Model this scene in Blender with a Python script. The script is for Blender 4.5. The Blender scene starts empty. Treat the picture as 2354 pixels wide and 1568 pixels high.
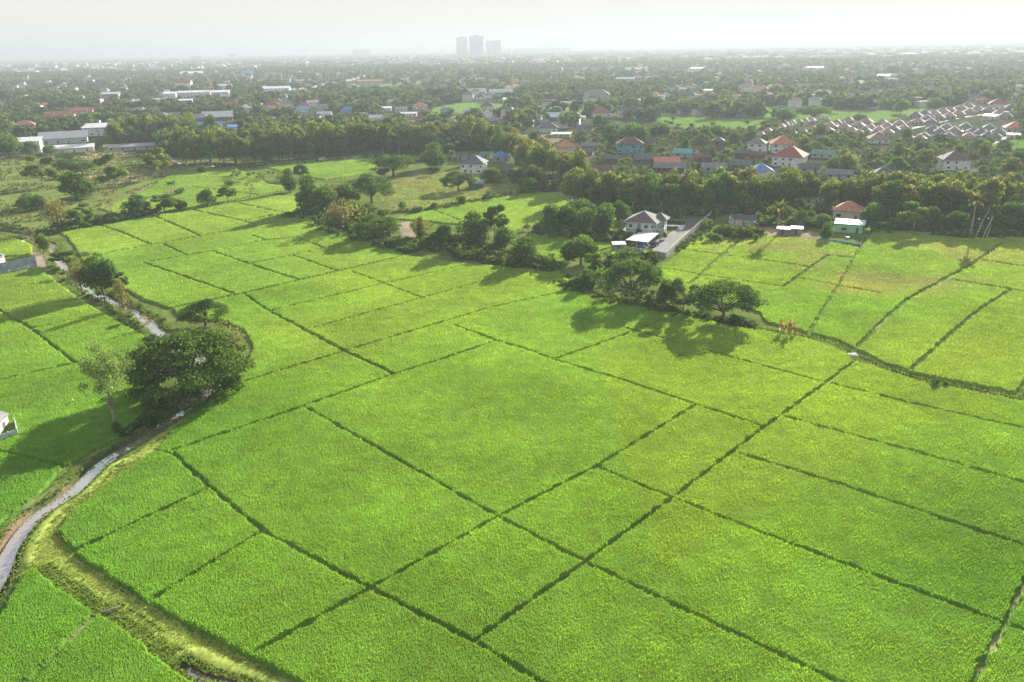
import bpy, math, random
import numpy as np
from mathutils import Matrix, Vector

# ------------------------------------------------------------------ scene, camera, sky, sun
S = bpy.context.scene
COL = S.collection
R = math.radians
rng = np.random.default_rng(7)
random.seed(7)

H = 70.0                 # camera height (m)
PITCH = R(20.3)
ROLL = R(1.05)
F = 1831.0               # focal length for a 2354 px wide picture (28 mm)
CX, CY = 1177.0, 784.0
SUN_EL, SUN_AZ = R(19.0), R(30.0)

_f = np.array([0, math.cos(PITCH), -math.sin(PITCH)])
_r0 = np.array([1.0, 0, 0]); _u0 = np.array([0, math.sin(PITCH), math.cos(PITCH)])
_r = math.cos(ROLL) * _r0 - math.sin(ROLL) * _u0
_u = math.cos(ROLL) * _u0 + math.sin(ROLL) * _r0

cd = bpy.data.cameras.new('camera'); cam = bpy.data.objects.new('camera', cd); COL.objects.link(cam)
cam.matrix_world = Matrix(((_r[0], _u[0], -_f[0], 0), (_r[1], _u[1], -_f[1], 0), (_r[2], _u[2], -_f[2], H), (0, 0, 0, 1)))
cd.sensor_width = 36.0; cd.lens = 36.0 * F / 2354.0
cd.clip_start = 0.5; cd.clip_end = 60000
S.camera = cam

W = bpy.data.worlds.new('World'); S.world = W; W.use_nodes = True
wn = W.node_tree; wn.nodes.clear()
sky = wn.nodes.new('ShaderNodeTexSky'); sky.sky_type = 'NISHITA'; sky.sun_disc = False
sky.sun_elevation = SUN_EL; sky.sun_rotation = SUN_AZ
sky.air_density = 1.0; sky.dust_density = 0.6; sky.ozone_density = 1.0; sky.altitude = 300
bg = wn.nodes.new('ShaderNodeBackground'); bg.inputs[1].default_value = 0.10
wo = wn.nodes.new('ShaderNodeOutputWorld')
# sky clamped to a hazy evenness: glow held down, zenith raised to fill shadows
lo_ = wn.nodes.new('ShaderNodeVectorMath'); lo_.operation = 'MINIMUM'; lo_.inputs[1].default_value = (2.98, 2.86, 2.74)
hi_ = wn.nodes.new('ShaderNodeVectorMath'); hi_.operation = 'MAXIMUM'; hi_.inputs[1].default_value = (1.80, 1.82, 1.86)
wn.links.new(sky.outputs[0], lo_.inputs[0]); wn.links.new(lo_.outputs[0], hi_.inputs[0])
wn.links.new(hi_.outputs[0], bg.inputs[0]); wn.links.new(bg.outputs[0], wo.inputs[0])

sl = bpy.data.lights.new('sun', 'SUN'); so = bpy.data.objects.new('sun', sl); COL.objects.link(so)
sl.energy = 5.0; sl.angle = R(0.6); sl.color = (1.0, 0.95, 0.86)
sd = Vector((math.sin(SUN_AZ) * math.cos(SUN_EL), math.cos(SUN_AZ) * math.cos(SUN_EL), math.sin(SUN_EL)))
so.rotation_euler = sd.to_track_quat('Z', 'Y').to_euler(); so.location = (0, 0, 200)

vs = S.view_settings
vs.view_transform = 'Standard'; vs.look = 'None'; vs.exposure = 1.62; vs.gamma = 1.0
S.render.engine = 'CYCLES'
cy = S.cycles
cy.use_denoising = True
cy.max_bounces = 6; cy.diffuse_bounces = 3; cy.glossy_bounces = 2; cy.transmission_bounces = 3
cy.volume_bounces = 1; cy.transparent_max_bounces = 4
cy.caustics_reflective = False; cy.caustics_refractive = False

# ------------------------------------------------------------------ helpers
def P(x, y, z=0.0):
    """the ground point seen at pixel (x, y) of the 2354 px wide photograph"""
    d = _f * F + (x - CX) * _r - (y - CY) * _u
    t = (z - H) / d[2]
    return np.array([d[0] * t, d[1] * t, z])

def PX(pts): return np.array([P(a, b)[:2] for a, b in pts])
def depth(p): return float(np.dot(np.array([p[0], p[1], p[2] - H if len(p) > 2 else -H]), _f))
def mpp(p): return depth(p) / F                     # metres per photograph pixel at p

def tag(o, label=None, cat=None, group=None, kind=None):
    if label: o['label'] = label
    if cat: o['category'] = cat
    if group: o['group'] = group
    if kind: o['kind'] = kind
    return o

def link(o, parent=None):
    COL.objects.link(o)
    if parent is not None: o.parent = parent
    return o

def empty(name, loc, rz=0.0, scale=(1, 1, 1)):
    o = bpy.data.objects.new(name, None); o.empty_display_size = 0.5
    o.location = loc; o.rotation_euler = (0, 0, rz); o.scale = scale
    return link(o)

def np_mesh(name, V, Fc, col=None, mat=None, smooth=False):
    """mesh from numpy: V (n,3), Fc (m,k) with k = 3 or 4, col (n,3) point colours"""
    V = np.ascontiguousarray(V, dtype=np.float32); Fc = np.ascontiguousarray(Fc, dtype=np.int32)
    m = bpy.data.meshes.new(name); k = Fc.shape[1]
    m.vertices.add(len(V)); m.vertices.foreach_set('co', V.ravel())
    m.loops.add(Fc.size); m.loops.foreach_set('vertex_index', Fc.ravel())
    m.polygons.add(len(Fc)); m.polygons.foreach_set('loop_start', np.arange(0, Fc.size, k, dtype=np.int32))
    try: m.polygons.foreach_set('loop_total', np.full(len(Fc), k, dtype=np.int32))
    except Exception: pass
    m.polygons.foreach_set('use_smooth', np.full(len(Fc), bool(smooth)))
    m.update(calc_edges=True)
    if col is not None:
        a = m.color_attributes.new('Col', 'FLOAT_COLOR', 'POINT')
        c4 = np.ones((len(V), 4), dtype=np.float32); c4[:, :3] = col
        a.data.foreach_set('color', c4.ravel())
    if mat: m.materials.append(mat)
    return m

class MB:
    """collects simple solids and links them as one mesh object"""
    def __init__(s): s.v = []; s.f = []
    def add(s, vs, fs):
        b = len(s.v); s.v += [tuple(map(float, q)) for q in vs]; s.f += [tuple(b + i for i in f) for f in fs]; return s
    def box(s, x0, x1, y0, y1, z0, z1):
        return s.add([(x0, y0, z0), (x1, y0, z0), (x1, y1, z0), (x0, y1, z0), (x0, y0, z1), (x1, y0, z1), (x1, y1, z1), (x0, y1, z1)],
                     [(0, 3, 2, 1), (4, 5, 6, 7), (0, 1, 5, 4), (1, 2, 6, 5), (2, 3, 7, 6), (3, 0, 4, 7)])
    def slab(s, quad, t):
        a = [np.array(q, float) for q in quad]; lo = [q - np.array([0, 0, t]) for q in a]
        return s.add(lo + a, [(3, 2, 1, 0), (4, 5, 6, 7), (0, 1, 5, 4), (1, 2, 6, 5), (2, 3, 7, 6), (3, 0, 4, 7)])
    def tube(s, pts, rad, n=6):
        pts = [np.array(p, float) for p in pts]; b = len(s.v)
        for i, p in enumerate(pts):
            t = pts[min(i + 1, len(pts) - 1)] - pts[max(i - 1, 0)]; t = t / (np.linalg.norm(t) + 1e-9)
            a = np.cross(t, [0.31, 0.87, 0.1] if abs(t[2]) > 0.8 else [0, 0, 1.0]); a /= np.linalg.norm(a); c = np.cross(t, a)
            for k in range(n):
                q = p + rad[i] * (math.cos(2 * math.pi * k / n) * a + math.sin(2 * math.pi * k / n) * c); s.v.append(tuple(q))
        for i in range(len(pts) - 1):
            for k in range(n):
                s.f.append((b + i * n + k, b + i * n + (k + 1) % n, b + (i + 1) * n + (k + 1) % n, b + (i + 1) * n + k))
        s.f.append(tuple(b + k for k in range(n))[::-1]); s.f.append(tuple(b + (len(pts) - 1) * n + k for k in range(n)))
        return s
    def cyl(s, x, y, z0, z1, r, n=10, r2=None): return s.tube([(x, y, z0), (x, y, z1)], [r, r if r2 is None else r2], n)
    def hip(s, x0, x1, y0, y1, z, rise, t=0.18):
        w, d = x1 - x0, y1 - y0
        if w >= d: a, b = (x0 + d / 2, (y0 + y1) / 2, z + rise), (x1 - d / 2, (y0 + y1) / 2, z + rise)
        else: a, b = ((x0 + x1) / 2, y0 + w / 2, z + rise), ((x0 + x1) / 2, y1 - w / 2, z + rise)
        c = [(x0, y0, z), (x1, y0, z), (x1, y1, z), (x0, y1, z)]; l = [(p[0], p[1], z - t) for p in c]
        vs = l + c + [a, b]
        fs = [(3, 2, 1, 0), (0, 1, 5, 4), (1, 2, 6, 5), (2, 3, 7, 6), (3, 0, 4, 7)]
        fs += [(4, 5, 9, 8), (5, 6, 9), (6, 7, 8, 9), (7, 4, 8)] if w >= d else [(4, 5, 8), (5, 6, 9, 8), (6, 7, 9), (7, 4, 8, 9)]
        return s.add(vs, fs)
    def gable(s, x0, x1, y0, y1, z, rise, t=0.15, along='x'):
        if along == 'x':
            ym = (y0 + y1) / 2
            s.slab([(x0, y0, z), (x1, y0, z), (x1, ym, z + rise), (x0, ym, z + rise)], t)
            s.slab([(x0, ym, z + rise), (x1, ym, z + rise), (x1, y1, z), (x0, y1, z)], t)
        else:
            xm = (x0 + x1) / 2
            s.slab([(x0, y0, z), (xm, y0, z + rise), (xm, y1, z + rise), (x0, y1, z)], t)
            s.slab([(xm, y0, z + rise), (x1, y0, z), (x1, y1, z), (xm, y1, z + rise)], t)
        return s
    def mesh(s, name, mat=None, smooth=False):
        m = bpy.data.meshes.new(name); m.from_pydata(s.v, [], s.f); m.update()
        if smooth: m.polygons.foreach_set('use_smooth', np.full(len(m.polygons), True))
        if mat: m.materials.append(mat)
        return m
    def build(s, name, mat, parent=None, smooth=False):
        return link(bpy.data.objects.new(name, s.mesh(name, mat, smooth)), parent)

# ------------------------------------------------------------------ materials
def new_mat(name):
    m = bpy.data.materials.new(name); m.use_nodes = True; n = m.node_tree; n.nodes.clear()
    return m, n, n.nodes.new('ShaderNodeOutputMaterial')

def noise_mul(nt, scale, lo, hi, detail=4, coords='Object'):
    tc = nt.nodes.new('ShaderNodeTexCoord'); ns = nt.nodes.new('ShaderNodeTexNoise')
    ns.inputs['Scale'].default_value = scale; ns.inputs['Detail'].default_value = detail
    nt.links.new(tc.outputs[coords], ns.inputs['Vector'])
    mr = nt.nodes.new('ShaderNodeMapRange'); mr.inputs[1].default_value = 0.3; mr.inputs[2].default_value = 0.7
    mr.inputs[3].default_value = lo; mr.inputs[4].default_value = hi
    nt.links.new(ns.outputs[0], mr.inputs[0]); return mr.outputs[0]

def vmul(nt, a, b):
    v = nt.nodes.new('ShaderNodeVectorMath'); v.operation = 'MULTIPLY'
    for i, q in enumerate((a, b)):
        if isinstance(q, tuple): v.inputs[i].default_value = q
        else: nt.links.new(q, v.inputs[i])
    return v.outputs[0]

def plain(name, c, rough=0.8, var=0.25, scale=0.6, metal=0.0, stripes=None, rnd=0.0, spec=0.3):
    m, nt, out = new_mat(name)
    b = nt.nodes.new('ShaderNodeBsdfPrincipled'); b.inputs['Roughness'].default_value = rough; b.inputs['Metallic'].default_value = metal
    b.inputs['Specular IOR Level'].default_value = spec
    c3 = vmul(nt, tuple(c), noise_mul(nt, scale, 1 - var, 1 + var * 0.6))
    if stripes:                                      # ribs or tile courses: (axis, per metre, strength)
        ax, per, st = stripes
        tc = nt.nodes.new('ShaderNodeTexCoord'); wv = nt.nodes.new('ShaderNodeTexWave'); wv.bands_direction = ax
        wv.inputs['Scale'].default_value = per; wv.inputs['Distortion'].default_value = 0.3
        nt.links.new(tc.outputs['Object'], wv.inputs['Vector'])
        bp = nt.nodes.new('ShaderNodeBump'); bp.inputs['Strength'].default_value = st; bp.inputs['Distance'].default_value = 0.08
        nt.links.new(wv.outputs['Fac'], bp.inputs['Height']); nt.links.new(bp.outputs[0], b.inputs['Normal'])
    if rnd:
        oi = nt.nodes.new('ShaderNodeObjectInfo'); mr = nt.nodes.new('ShaderNodeMapRange')
        mr.inputs[3].default_value = 1 - rnd; mr.inputs[4].default_value = 1 + rnd
        nt.links.new(oi.outputs['Random'], mr.inputs[0]); c3 = vmul(nt, c3, mr.outputs[0])
    nt.links.new(c3, b.inputs['Base Color']); nt.links.new(b.outputs[0], out.inputs[0]); return m

def leafy(name, trans=0.4, big=(0.02, 0.8, 1.2), fine=None, rnd=0.0, tcol=(1.25, 1.15, 0.55), gloss=0.0):
    """leaves: the mesh's own leaf colour, varied by plant and by patch; part of the light comes through"""
    m, nt, out = new_mat(name)
    at = nt.nodes.new('ShaderNodeAttribute'); at.attribute_name = 'Col'
    c = vmul(nt, at.outputs['Color'], noise_mul(nt, *big))
    if fine: c = vmul(nt, c, noise_mul(nt, *fine))
    if rnd:                                          # plants differ in tone and in hue
        oi = nt.nodes.new('ShaderNodeObjectInfo'); rp = nt.nodes.new('ShaderNodeValToRGB'); e = rp.color_ramp.elements
        e[0].color = (.72, .88, .95, 1); e[1].color = (1.22, 1.06, .85, 1)
        for p_, k_ in ((.3, (.95, 1.12, .9, 1)), (.55, (.8, .84, .8, 1)), (.8, (1.08, 1.22, .95, 1))): q_ = e.new(p_); q_.color = k_
        nt.links.new(oi.outputs['Random'], rp.inputs[0]); c = vmul(nt, c, rp.outputs[0])
    d = nt.nodes.new('ShaderNodeBsdfDiffuse'); t = nt.nodes.new('ShaderNodeBsdfTranslucent'); mx = nt.nodes.new('ShaderNodeMixShader')
    nt.links.new(c, d.inputs[0]); nt.links.new(vmul(nt, c, tcol), t.inputs[0])
    mx.inputs[0].default_value = trans; nt.links.new(d.outputs[0], mx.inputs[1]); nt.links.new(t.outputs[0], mx.inputs[2])
    last = mx.outputs[0]
    if gloss:
        g = nt.nodes.new('ShaderNodeBsdfGlossy'); g.inputs['Roughness'].default_value = 0.45
        m2 = nt.nodes.new('ShaderNodeMixShader'); m2.inputs[0].default_value = gloss
        nt.links.new(last, m2.inputs[1]); nt.links.new(g.outputs[0], m2.inputs[2]); last = m2.outputs[0]
    nt.links.new(last, out.inputs[0]); return m

M_LEAF = leafy('tree_leaves', 0.44, (0.12, 1.1, 1.6), None, 0.16)
M_FARLEAF = leafy('far_leaves', 0.36, (0.01, 0.9, 1.4))
M_RICE = leafy('rice_leaves', 0.5, (0.035, 0.84, 1.16), (0.35, 0.86, 1.12), tcol=(1.25, 1.1, 0.40))
M_GRASS = leafy('bank_grass', 0.4, (0.15, 0.75, 1.2), (0.9, 0.8, 1.2))
M_BARK = plain('bark', (0.16, 0.12, 0.09), 0.9, 0.4, 3)
M_PALEBARK = plain('pale_bark', (0.38, 0.33, 0.27), 0.9, 0.4, 3)

def ground_mat():
    m, nt, out = new_mat('ground')
    at = nt.nodes.new('ShaderNodeAttribute'); at.attribute_name = 'Col'
    c = vmul(nt, at.outputs['Color'], noise_mul(nt, 0.12, 0.7, 1.25)); c = vmul(nt, c, noise_mul(nt, 1.3, 0.7, 1.25, 5))
    b = nt.nodes.new('ShaderNodeBsdfDiffuse'); nt.links.new(c, b.inputs[0])
    nt.links.new(b.outputs[0], out.inputs[0]); return m
M_GROUND = ground_mat()

def water_mat():
    m, nt, out = new_mat('canal_water')
    b = nt.nodes.new('ShaderNodeBsdfPrincipled'); b.inputs['Base Color'].default_value = (0.31, 0.25, 0.185, 1)
    b.inputs['Roughness'].default_value = 0.06; b.inputs['IOR'].default_value = 1.75; b.inputs['Specular IOR Level'].default_value = 0.9
    tc = nt.nodes.new('ShaderNodeTexCoord'); ns = nt.nodes.new('ShaderNodeTexNoise'); ns.inputs['Scale'].default_value = 1.2
    nt.links.new(tc.outputs['Object'], ns.inputs['Vector'])
    bp = nt.nodes.new('ShaderNodeBump'); bp.inputs['Strength'].default_value = 0.16; bp.inputs['Distance'].default_value = 0.1
    nt.links.new(ns.outputs[0], bp.inputs['Height']); nt.links.new(bp.outputs[0], b.inputs['Normal'])
    gl = nt.nodes.new('ShaderNodeBsdfGlossy'); gl.inputs['Roughness'].default_value = 0.05; gl.inputs[0].default_value = (.95, .91, .85, 1); nt.links.new(bp.outputs[0], gl.inputs['Normal'])
    mx = nt.nodes.new('ShaderNodeMixShader'); mx.inputs[0].default_value = 0.34; nt.links.new(b.outputs[0], mx.inputs[1]); nt.links.new(gl.outputs[0], mx.inputs[2])
    nt.links.new(mx.outputs[0], out.inputs[0]); return m
M_WATER = water_mat()
M_ROAD = plain('asphalt', (0.12, 0.117, 0.112), 0.9, 0.3, 0.4)
M_CONC = plain('concrete', (0.34, 0.335, 0.32), 0.85, 0.3, 0.5)
M_PAVE = plain('pale_paving', (0.55, 0.54, 0.52), 0.8, 0.2, 0.5)
M_DIRTROAD = plain('dirt_track', (0.34, 0.29, 0.22), 0.95, 0.3, 0.3)
M_GLASS = plain('window_glass', (0.03, 0.045, 0.05), 0.15, 0.2, 1, spec=0.6)
M_POLE = plain('pole_concrete', (0.55, 0.54, 0.52), 0.8, 0.2, 0.5)
_mats = {}
def wallm(c):
    k = ('w',) + tuple(c)
    if k not in _mats: _mats[k] = plain('wall_paint', c, 0.85, 0.18, 0.5)
    return _mats[k]
def roofm(c, metal=False):
    k = ('r', metal) + tuple(c)
    if k not in _mats: _mats[k] = plain('roof_sheet' if metal else 'roof_tiles', c, 0.5 if metal else 0.8, 0.28, 0.7, 0.0, ('X', 1.2, 0.4) if metal else ('Z', 3.0, 0.6), 0.1)
    return _mats[k]

# ------------------------------------------------------------------ plan of the land (photograph pixels -> ground)
def inpoly(x, y, poly):
    r = np.zeros(x.shape, bool); n = len(poly)
    bx = (x >= poly[:, 0].min()) & (x <= poly[:, 0].max()) & (y >= poly[:, 1].min()) & (y <= poly[:, 1].max())
    if not bx.any(): return r
    xs, ys = x[bx], y[bx]; q = np.zeros(xs.shape, bool)
    for i in range(n):
        x0, y0 = poly[i]; x1, y1 = poly[(i + 1) % n]
        if y0 == y1: continue
        c = ((y0 > ys) != (y1 > ys)) & (xs < (x1 - x0) * (ys - y0) / (y1 - y0) + x0); q ^= c
    r[bx] = q; return r

def linedist(x, y, lines, reach=6.0):
    """min over lines of (distance - half width), capped at reach"""
    best = np.full(x.shape, reach, np.float64)
    for pts, hw in lines:
        for i in range(len(pts) - 1):
            ax, ay = pts[i]; bx, by = pts[i + 1]; m = reach + hw
            k = np.nonzero((x > min(ax, bx) - m) & (x < max(ax, bx) + m) & (y > min(ay, by) - m) & (y < max(ay, by) + m))[0]
            if not len(k): continue
            dx, dy = bx - ax, by - ay; L = dx * dx + dy * dy + 1e-9
            t = np.clip(((x[k] - ax) * dx + (y[k] - ay) * dy) / L, 0, 1)
            d = np.hypot(x[k] - ax - t * dx, y[k] - ay - t * dy) - hw
            best[k] = np.minimum(best[k], d)
    return best

def smooth_line(pts, n=6):
    """Catmull-Rom through ground points"""
    p = np.array(pts, float)
    if len(p) < 3: return p
    q = np.vstack([2 * p[0] - p[1], p, 2 * p[-1] - p[-2]]); o = []
    for i in range(1, len(q) - 2):
        for t in np.linspace(0, 1, n, endpoint=False):
            a, b, c, d = q[i - 1], q[i], q[i + 1], q[i + 2]
            o.append(0.5 * (2 * b + (c - a) * t + (2 * a - 5 * b + 4 * c - d) * t * t + (3 * b - a - 3 * c + d) * t ** 3))
    o.append(p[-1]); return np.array(o)

# field banks: (pixel polyline, half width in m)
BUNDS_PX = [
 ([(360,1040),(400,1047),(470,1112),(605,1226),(850,1358),(1090,1480),(1240,1572),(1420,1690)],.62),
 ([(560,1520),(850,1360),(1145,1193),(1370,1078),(1600,935)],.50),
 ([(345,1387),(605,1226)],.42), ([(172,1272),(475,1130)],.38),
 ([(700,938),(1145,1193),(1345,1298),(1620,1430),(1920,1572),(2080,1650)],.58),
 ([(400,1040),(560,985),(700,938),(900,866),(1030,825),(1139,787)],.42),
 ([(1090,1480),(1345,1298),(1545,1150),(1745,995),(1890,890),(1958,838)],.65),
 ([(1370,1078),(1545,1150),(1800,1250),(2040,1340),(2310,1440),(2400,1474)],.50),
 ([(1600,935),(1755,985)],.40), ([(1440,758),(1690,828),(1908,887)],.42), ([(1905,885),(2130,940),(2400,1000)],.42),
 ([(1805,963),(2070,1035),(2400,1128)],.45), ([(1700,1048),(1910,1112),(2400,1277)],.48),
 ([(2400,1260),(2354,1345),(2310,1440),(2235,1575),(2200,1640)],1.0),
 ([(1565,722),(1430,775),(1280,828)],.42), ([(1049,752),(1139,786),(1218,809),(1265,828),(1430,878),(1600,935)],.42),
 ([(562,678),(609,712),(793,811),(883,852),(905,864)],.75), ([(795,810),(1023,742),(1126,711),(1300,672)],.35),
 ([(707,761),(971,688),(1100,652),(1240,622)],.28), ([(625,717),(883,655),(1000,628),(1075,610)],.28),
 ([(806,626),(883,654),(971,688)],.40), ([(380,714),(500,690),(609,666),(777,626),(907,596),(935,586)],.80),
 ([(565,880),(653,853),(793,811)],.34), ([(225,518),(274,534),(347,564)],.7), ([(349,496),(403,519),(440,535),(460,545)],.7),
 ([(190,594),(233,587),(347,565),(460,545),(592,521),(650,506)],.5), ([(375,563),(430,589),(489,580)],.5),
 ([(489,580),(609,621),(690,647)],.55), ([(430,589),(332,607),(430,640),(538,678)],.55),
 ([(677,548),(747,572)],.6), ([(578,608),(674,589),(747,572),(850,554)],.5), ([(674,589),(729,609),(777,626)],.5),
 ([(578,543),(612,555),(677,548),(745,533)],.5), ([(489,580),(578,561),(612,555)],.3), ([(578,525),(592,521),(669,510),(744,495)],.5), ([(669,510),(734,524)],.5),
 ([(578,475),(659,492),(705,486)],.6), ([(578,506),(659,492)],.5), ([(538,467),(610,482)],.6), ([(437,483),(561,510),(592,521)],.7), ([(561,510),(620,497)],.6),
 ([(130,535),(225,517),(350,495),(437,483),(540,465),(600,450),(690,438)],1.0),
 ([(583,378),(651,398),(660,418)],.9), ([(702,408),(744,418),(800,412)],.9), ([(330,440),(440,414),(560,404)],.5), ([(440,430),(520,440),(600,450)],.6), ([(330,470),(420,455)],.5),
 ([(1563,575),(1660,588),(1766,602),(1864,617)],.6), ([(1714,543),(1660,588),(1609,635),(1585,655)],.9), ([(1516,618),(1609,634),(1745,654),(1799,663)],.5),
 ([(1799,663),(1864,617),(1904,589),(1962,596)],.7), ([(1833,642),(1927,659),(2022,677)],.5), ([(1978,569),(1962,596),(1927,659),(1880,734),(1859,769)],.55),
 ([(2304,558),(2247,601),(2159,651),(2086,690),(2042,729),(1970,801)],.85), ([(2177,644),(2324,668),(2400,680)],.55),
 ([(2324,668),(2252,714),(2185,770),(2094,854)],.8), ([(2255,601),(2400,622)],.45), ([(2400,820),(2354,882),(2335,915)],.8),
 ([(1218,636),(1255,645),(1320,640)],.35), ([(985,480),(1085,520),(1150,525)],.4), ([(1218,510),(1290,530),(1410,552)],.4),
 ([(-30,700),(0,717),(72,758),(117,793),(175,838)],.50), ([(-30,886),(0,878),(175,838),(290,810),(340,790)],.30),
 ([(-30,1036),(0,1042),(50,1051),(144,1076)],.40), ([(72,758),(160,740),(260,720)],.16), ([(0,670),(150,640)],.16),
 ([(228,1409),(68,1568),(0,1635)],1.35),
]
def bund_w(p, w): return w * float(np.clip(0.22 + np.hypot(*p.mean(0)) / 330, 0.48, 1.25))
BUNDS = [(q, bund_w(q, w) * .58) for q, w in ((PX(p), w) for p, w in BUNDS_PX)]
CANAL_PX = [(-60,1420),(0,1313),(23,1255),(78,1185),(167,1123),(233,1061),(311,1014),(361,983),(419,940),(462,909),(492,884),(500,865),(470,830),(420,795),(362,758),(323,725),(259,691),(212,668),(155,621),(126,580),(120,562),(85,549),(39,536),(0,531),(-60,522)]
CANAL = smooth_line(PX(CANAL_PX))
STREAM = smooth_line(PX([(100,1299),(147,1335),(210,1380),(252,1404),(299,1430),(354,1472),(393,1508),(459,1550),(524,1568),(640,1610)]))
DITCH = smooth_line(PX([(1295,652),(1345,668),(1430,693),(1510,706),(1590,724),(1660,742),(1745,757),(1854,775),(1926,797),(1965,817),(2030,845),(2107,871),(2185,886),(2314,912),(2400,930)]))
PATH = smooth_line(PX([(420,940),(380,985),(330,1035),(250,1075),(165,1145),(112,1205),(100,1250),(140,1300),(250,1378),(380,1460),(520,1535),(620,1600)]))
PATHEDGE = smooth_line(PX([(360,1040),(260,1108),(165,1180),(133,1225),(138,1252),(172,1275),(345,1390),(575,1512),(700,1575),(800,1640)]))

# rice areas (pixel polygons)
RICE_PX = [
 [(132,532),(225,519),(350,497),(437,485),(540,467),(620,450),(700,455),(715,492),(760,520),(830,545),(905,572),(935,590),(1060,606),(1190,618),(1285,625),(1310,650),(1430,696),(1510,709),(1590,728),(1660,746),(1745,763),(1860,782),(1926,803),(1962,832),(2030,852),(2107,878),(2314,920),(2420,940),(2420,1700),(880,1700),(700,1578),(575,1514),(345,1392),(172,1277),(133,1227),(165,1180),(260,1108),(360,1038),(400,985),(470,935),(560,850),(585,800),(560,760),(510,740),(420,735),(395,712),(330,690),(300,672),(246,647),(190,600),(172,567),(155,546)],
 [(-60,640),(90,615),(135,655),(200,700),(290,752),(350,785),(330,830),(385,905),(300,985),(250,1030),(144,1078),(90,1140),(40,1190),(-10,1225),(-60,1260)],
 [(-60,1425),(0,1376),(60,1320),(82,1308),(108,1315),(228,1407),(236,1412),(446,1566),(560,1660),(-120,1660)],
 [(-20,552),(30,548),(75,565),(72,588),(-20,592)],
 [(225,480),(300,455),(345,435),(385,405),(470,392),(560,395),(620,425),(690,432),(600,449),(540,463),(437,481),(350,493),(290,500)],
 [(580,378),(700,370),(860,360),(870,395),(800,408),(744,415),(700,405),(652,396)],
 [(905,505),(1000,482),(1120,455),(1200,444),(1290,445),(1325,470),(1260,500),(1220,520),(1180,535),(1100,520),(1020,515),(990,510)],
 [(1180,560),(1245,530),(1400,548),(1405,570),(1330,590),(1280,610),(1225,600)],
 [(1600,545),(1712,538),(1790,545),(1900,556),(1975,572),(2010,530),(2100,530),(2210,550),(2420,545),(2420,915),(2314,902),(2107,862),(2030,836),(1970,805),(1926,785),(1859,768),(1760,742),(1745,720),(1700,705),(1590,690),(1525,650),(1516,615),(1540,600)],
]
RICE = [PX(p) for p in RICE_PX]
FARFIELD_PX = [
 [(990,250),(1060,236),(1150,240),(1195,237),(1200,252),(1120,258),(1000,262)],
 [(1290,245),(1360,238),(1480,250),(1560,262),(1700,270),(1800,275),(2000,278),(1730,298),(1600,300),(1540,290),(1500,275),(1380,262),(1310,262)],
 [(1510,240),(1560,233),(1660,246),(1780,246),(1900,252),(2080,252),(2150,242),(2110,262),(2040,278),(1900,292),(1790,272),(1640,260)],
 [(2270,336),(2354,316),(2420,318),(2420,350),(2290,345)],
 [(150,196),(280,180),(280,184),(160,199)], [(850,196),(1000,183),(1000,190),(860,202)],
]
FARFIELD = [PX(p) for p in FARFIELD_PX]
MEADOW = PX([(890,410),(960,395),(1110,395),(1190,425),(1200,442),(1110,452),(1000,478),(930,486),(890,470),(860,440)])
SCRUB = PX([(-60,345),(250,345),(380,360),(420,390),(345,430),(290,455),(225,478),(130,530),(90,545),(-60,525)])
YARD = PX([(1240,310),(1320,300),(1330,325),(1270,335)])
VILLAGE = PX([(1170,320),(1450,300),(1760,300),(2354,345),(2420,490),(1750,495),(1350,470),(1200,410)])
HOUSELOT = PX([(1409,571),(1415,545),(1440,530),(1560,500),(1636,490),(1530,591)])
DIRTS = [PX(p) for p in ([(1745,515),(1790,505),(1800,545),(1715,545)], [(1784,538),(1880,535),(1890,548),(1790,547)], [(1690,500),(1770,498),(1760,520),(1700,515)], [(60,580),(110,580),(105,625),(88,612)], [(905,515),(945,508),(960,545),(930,545)])]

def crop_height(x, y):
    """0 on banks, paths and water, 1 well inside a rice plot"""
    a = np.zeros(x.shape, bool)
    for p in RICE: a |= inpoly(x, y, p)
    wob = 0.12 * np.sin(x * 1.7 + 0.6 * np.sin(y * 0.9)) + 0.10 * np.sin(y * 2.3 + x * 0.7)
    s = np.full(x.shape, -1.0)
    k = np.nonzero(a)[0]
    edges = [(np.vstack([p, p[:1]]), 0.0) for p in RICE]
    water = [(CANAL, 3.6), (STREAM, 1.3), (DITCH, 2.0)]
    s[k] = np.minimum(linedist(x[k], y[k], BUNDS + edges, 3.0), linedist(x[k], y[k], water, 3.0)) + wob[k] * 0.8 + 0.36 * (vnoise(x[k], y[k], 2.2, 41) - .5)
    t = np.clip(s / 0.32, 0, 1); return t * t * (3 - 2 * t), s

def vnoise(x, y, sc, seed=0):
    """value noise, 0..1"""
    g = np.random.default_rng(seed).random((256, 256))
    u, v = x / sc, y / sc; i, j = np.floor(u).astype(int), np.floor(v).astype(int); fu, fv = u - i, v - j
    fu = fu * fu * (3 - 2 * fu); fv = fv * fv * (3 - 2 * fv)
    q = lambda a, b: g[a % 256, b % 256]
    return (q(i, j) * (1 - fu) + q(i + 1, j) * fu) * (1 - fv) + (q(i, j + 1) * (1 - fu) + q(i + 1, j + 1) * fu) * fv

# ---- ground sheet: a fan of cells that grow with distance
def fan(r_edges, th):
    rr, tt = np.meshgrid(r_edges, th, indexing='ij')
    x = (rr * np.sin(tt)).ravel(); y = (rr * np.cos(tt)).ravel()
    n, m = len(r_edges), len(th)
    i, j = np.meshgrid(np.arange(n - 1), np.arange(m - 1), indexing='ij'); a = (i * m + j).ravel()
    return x, y, np.stack([a, a + 1, a + m + 1, a + m], 1)

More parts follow.
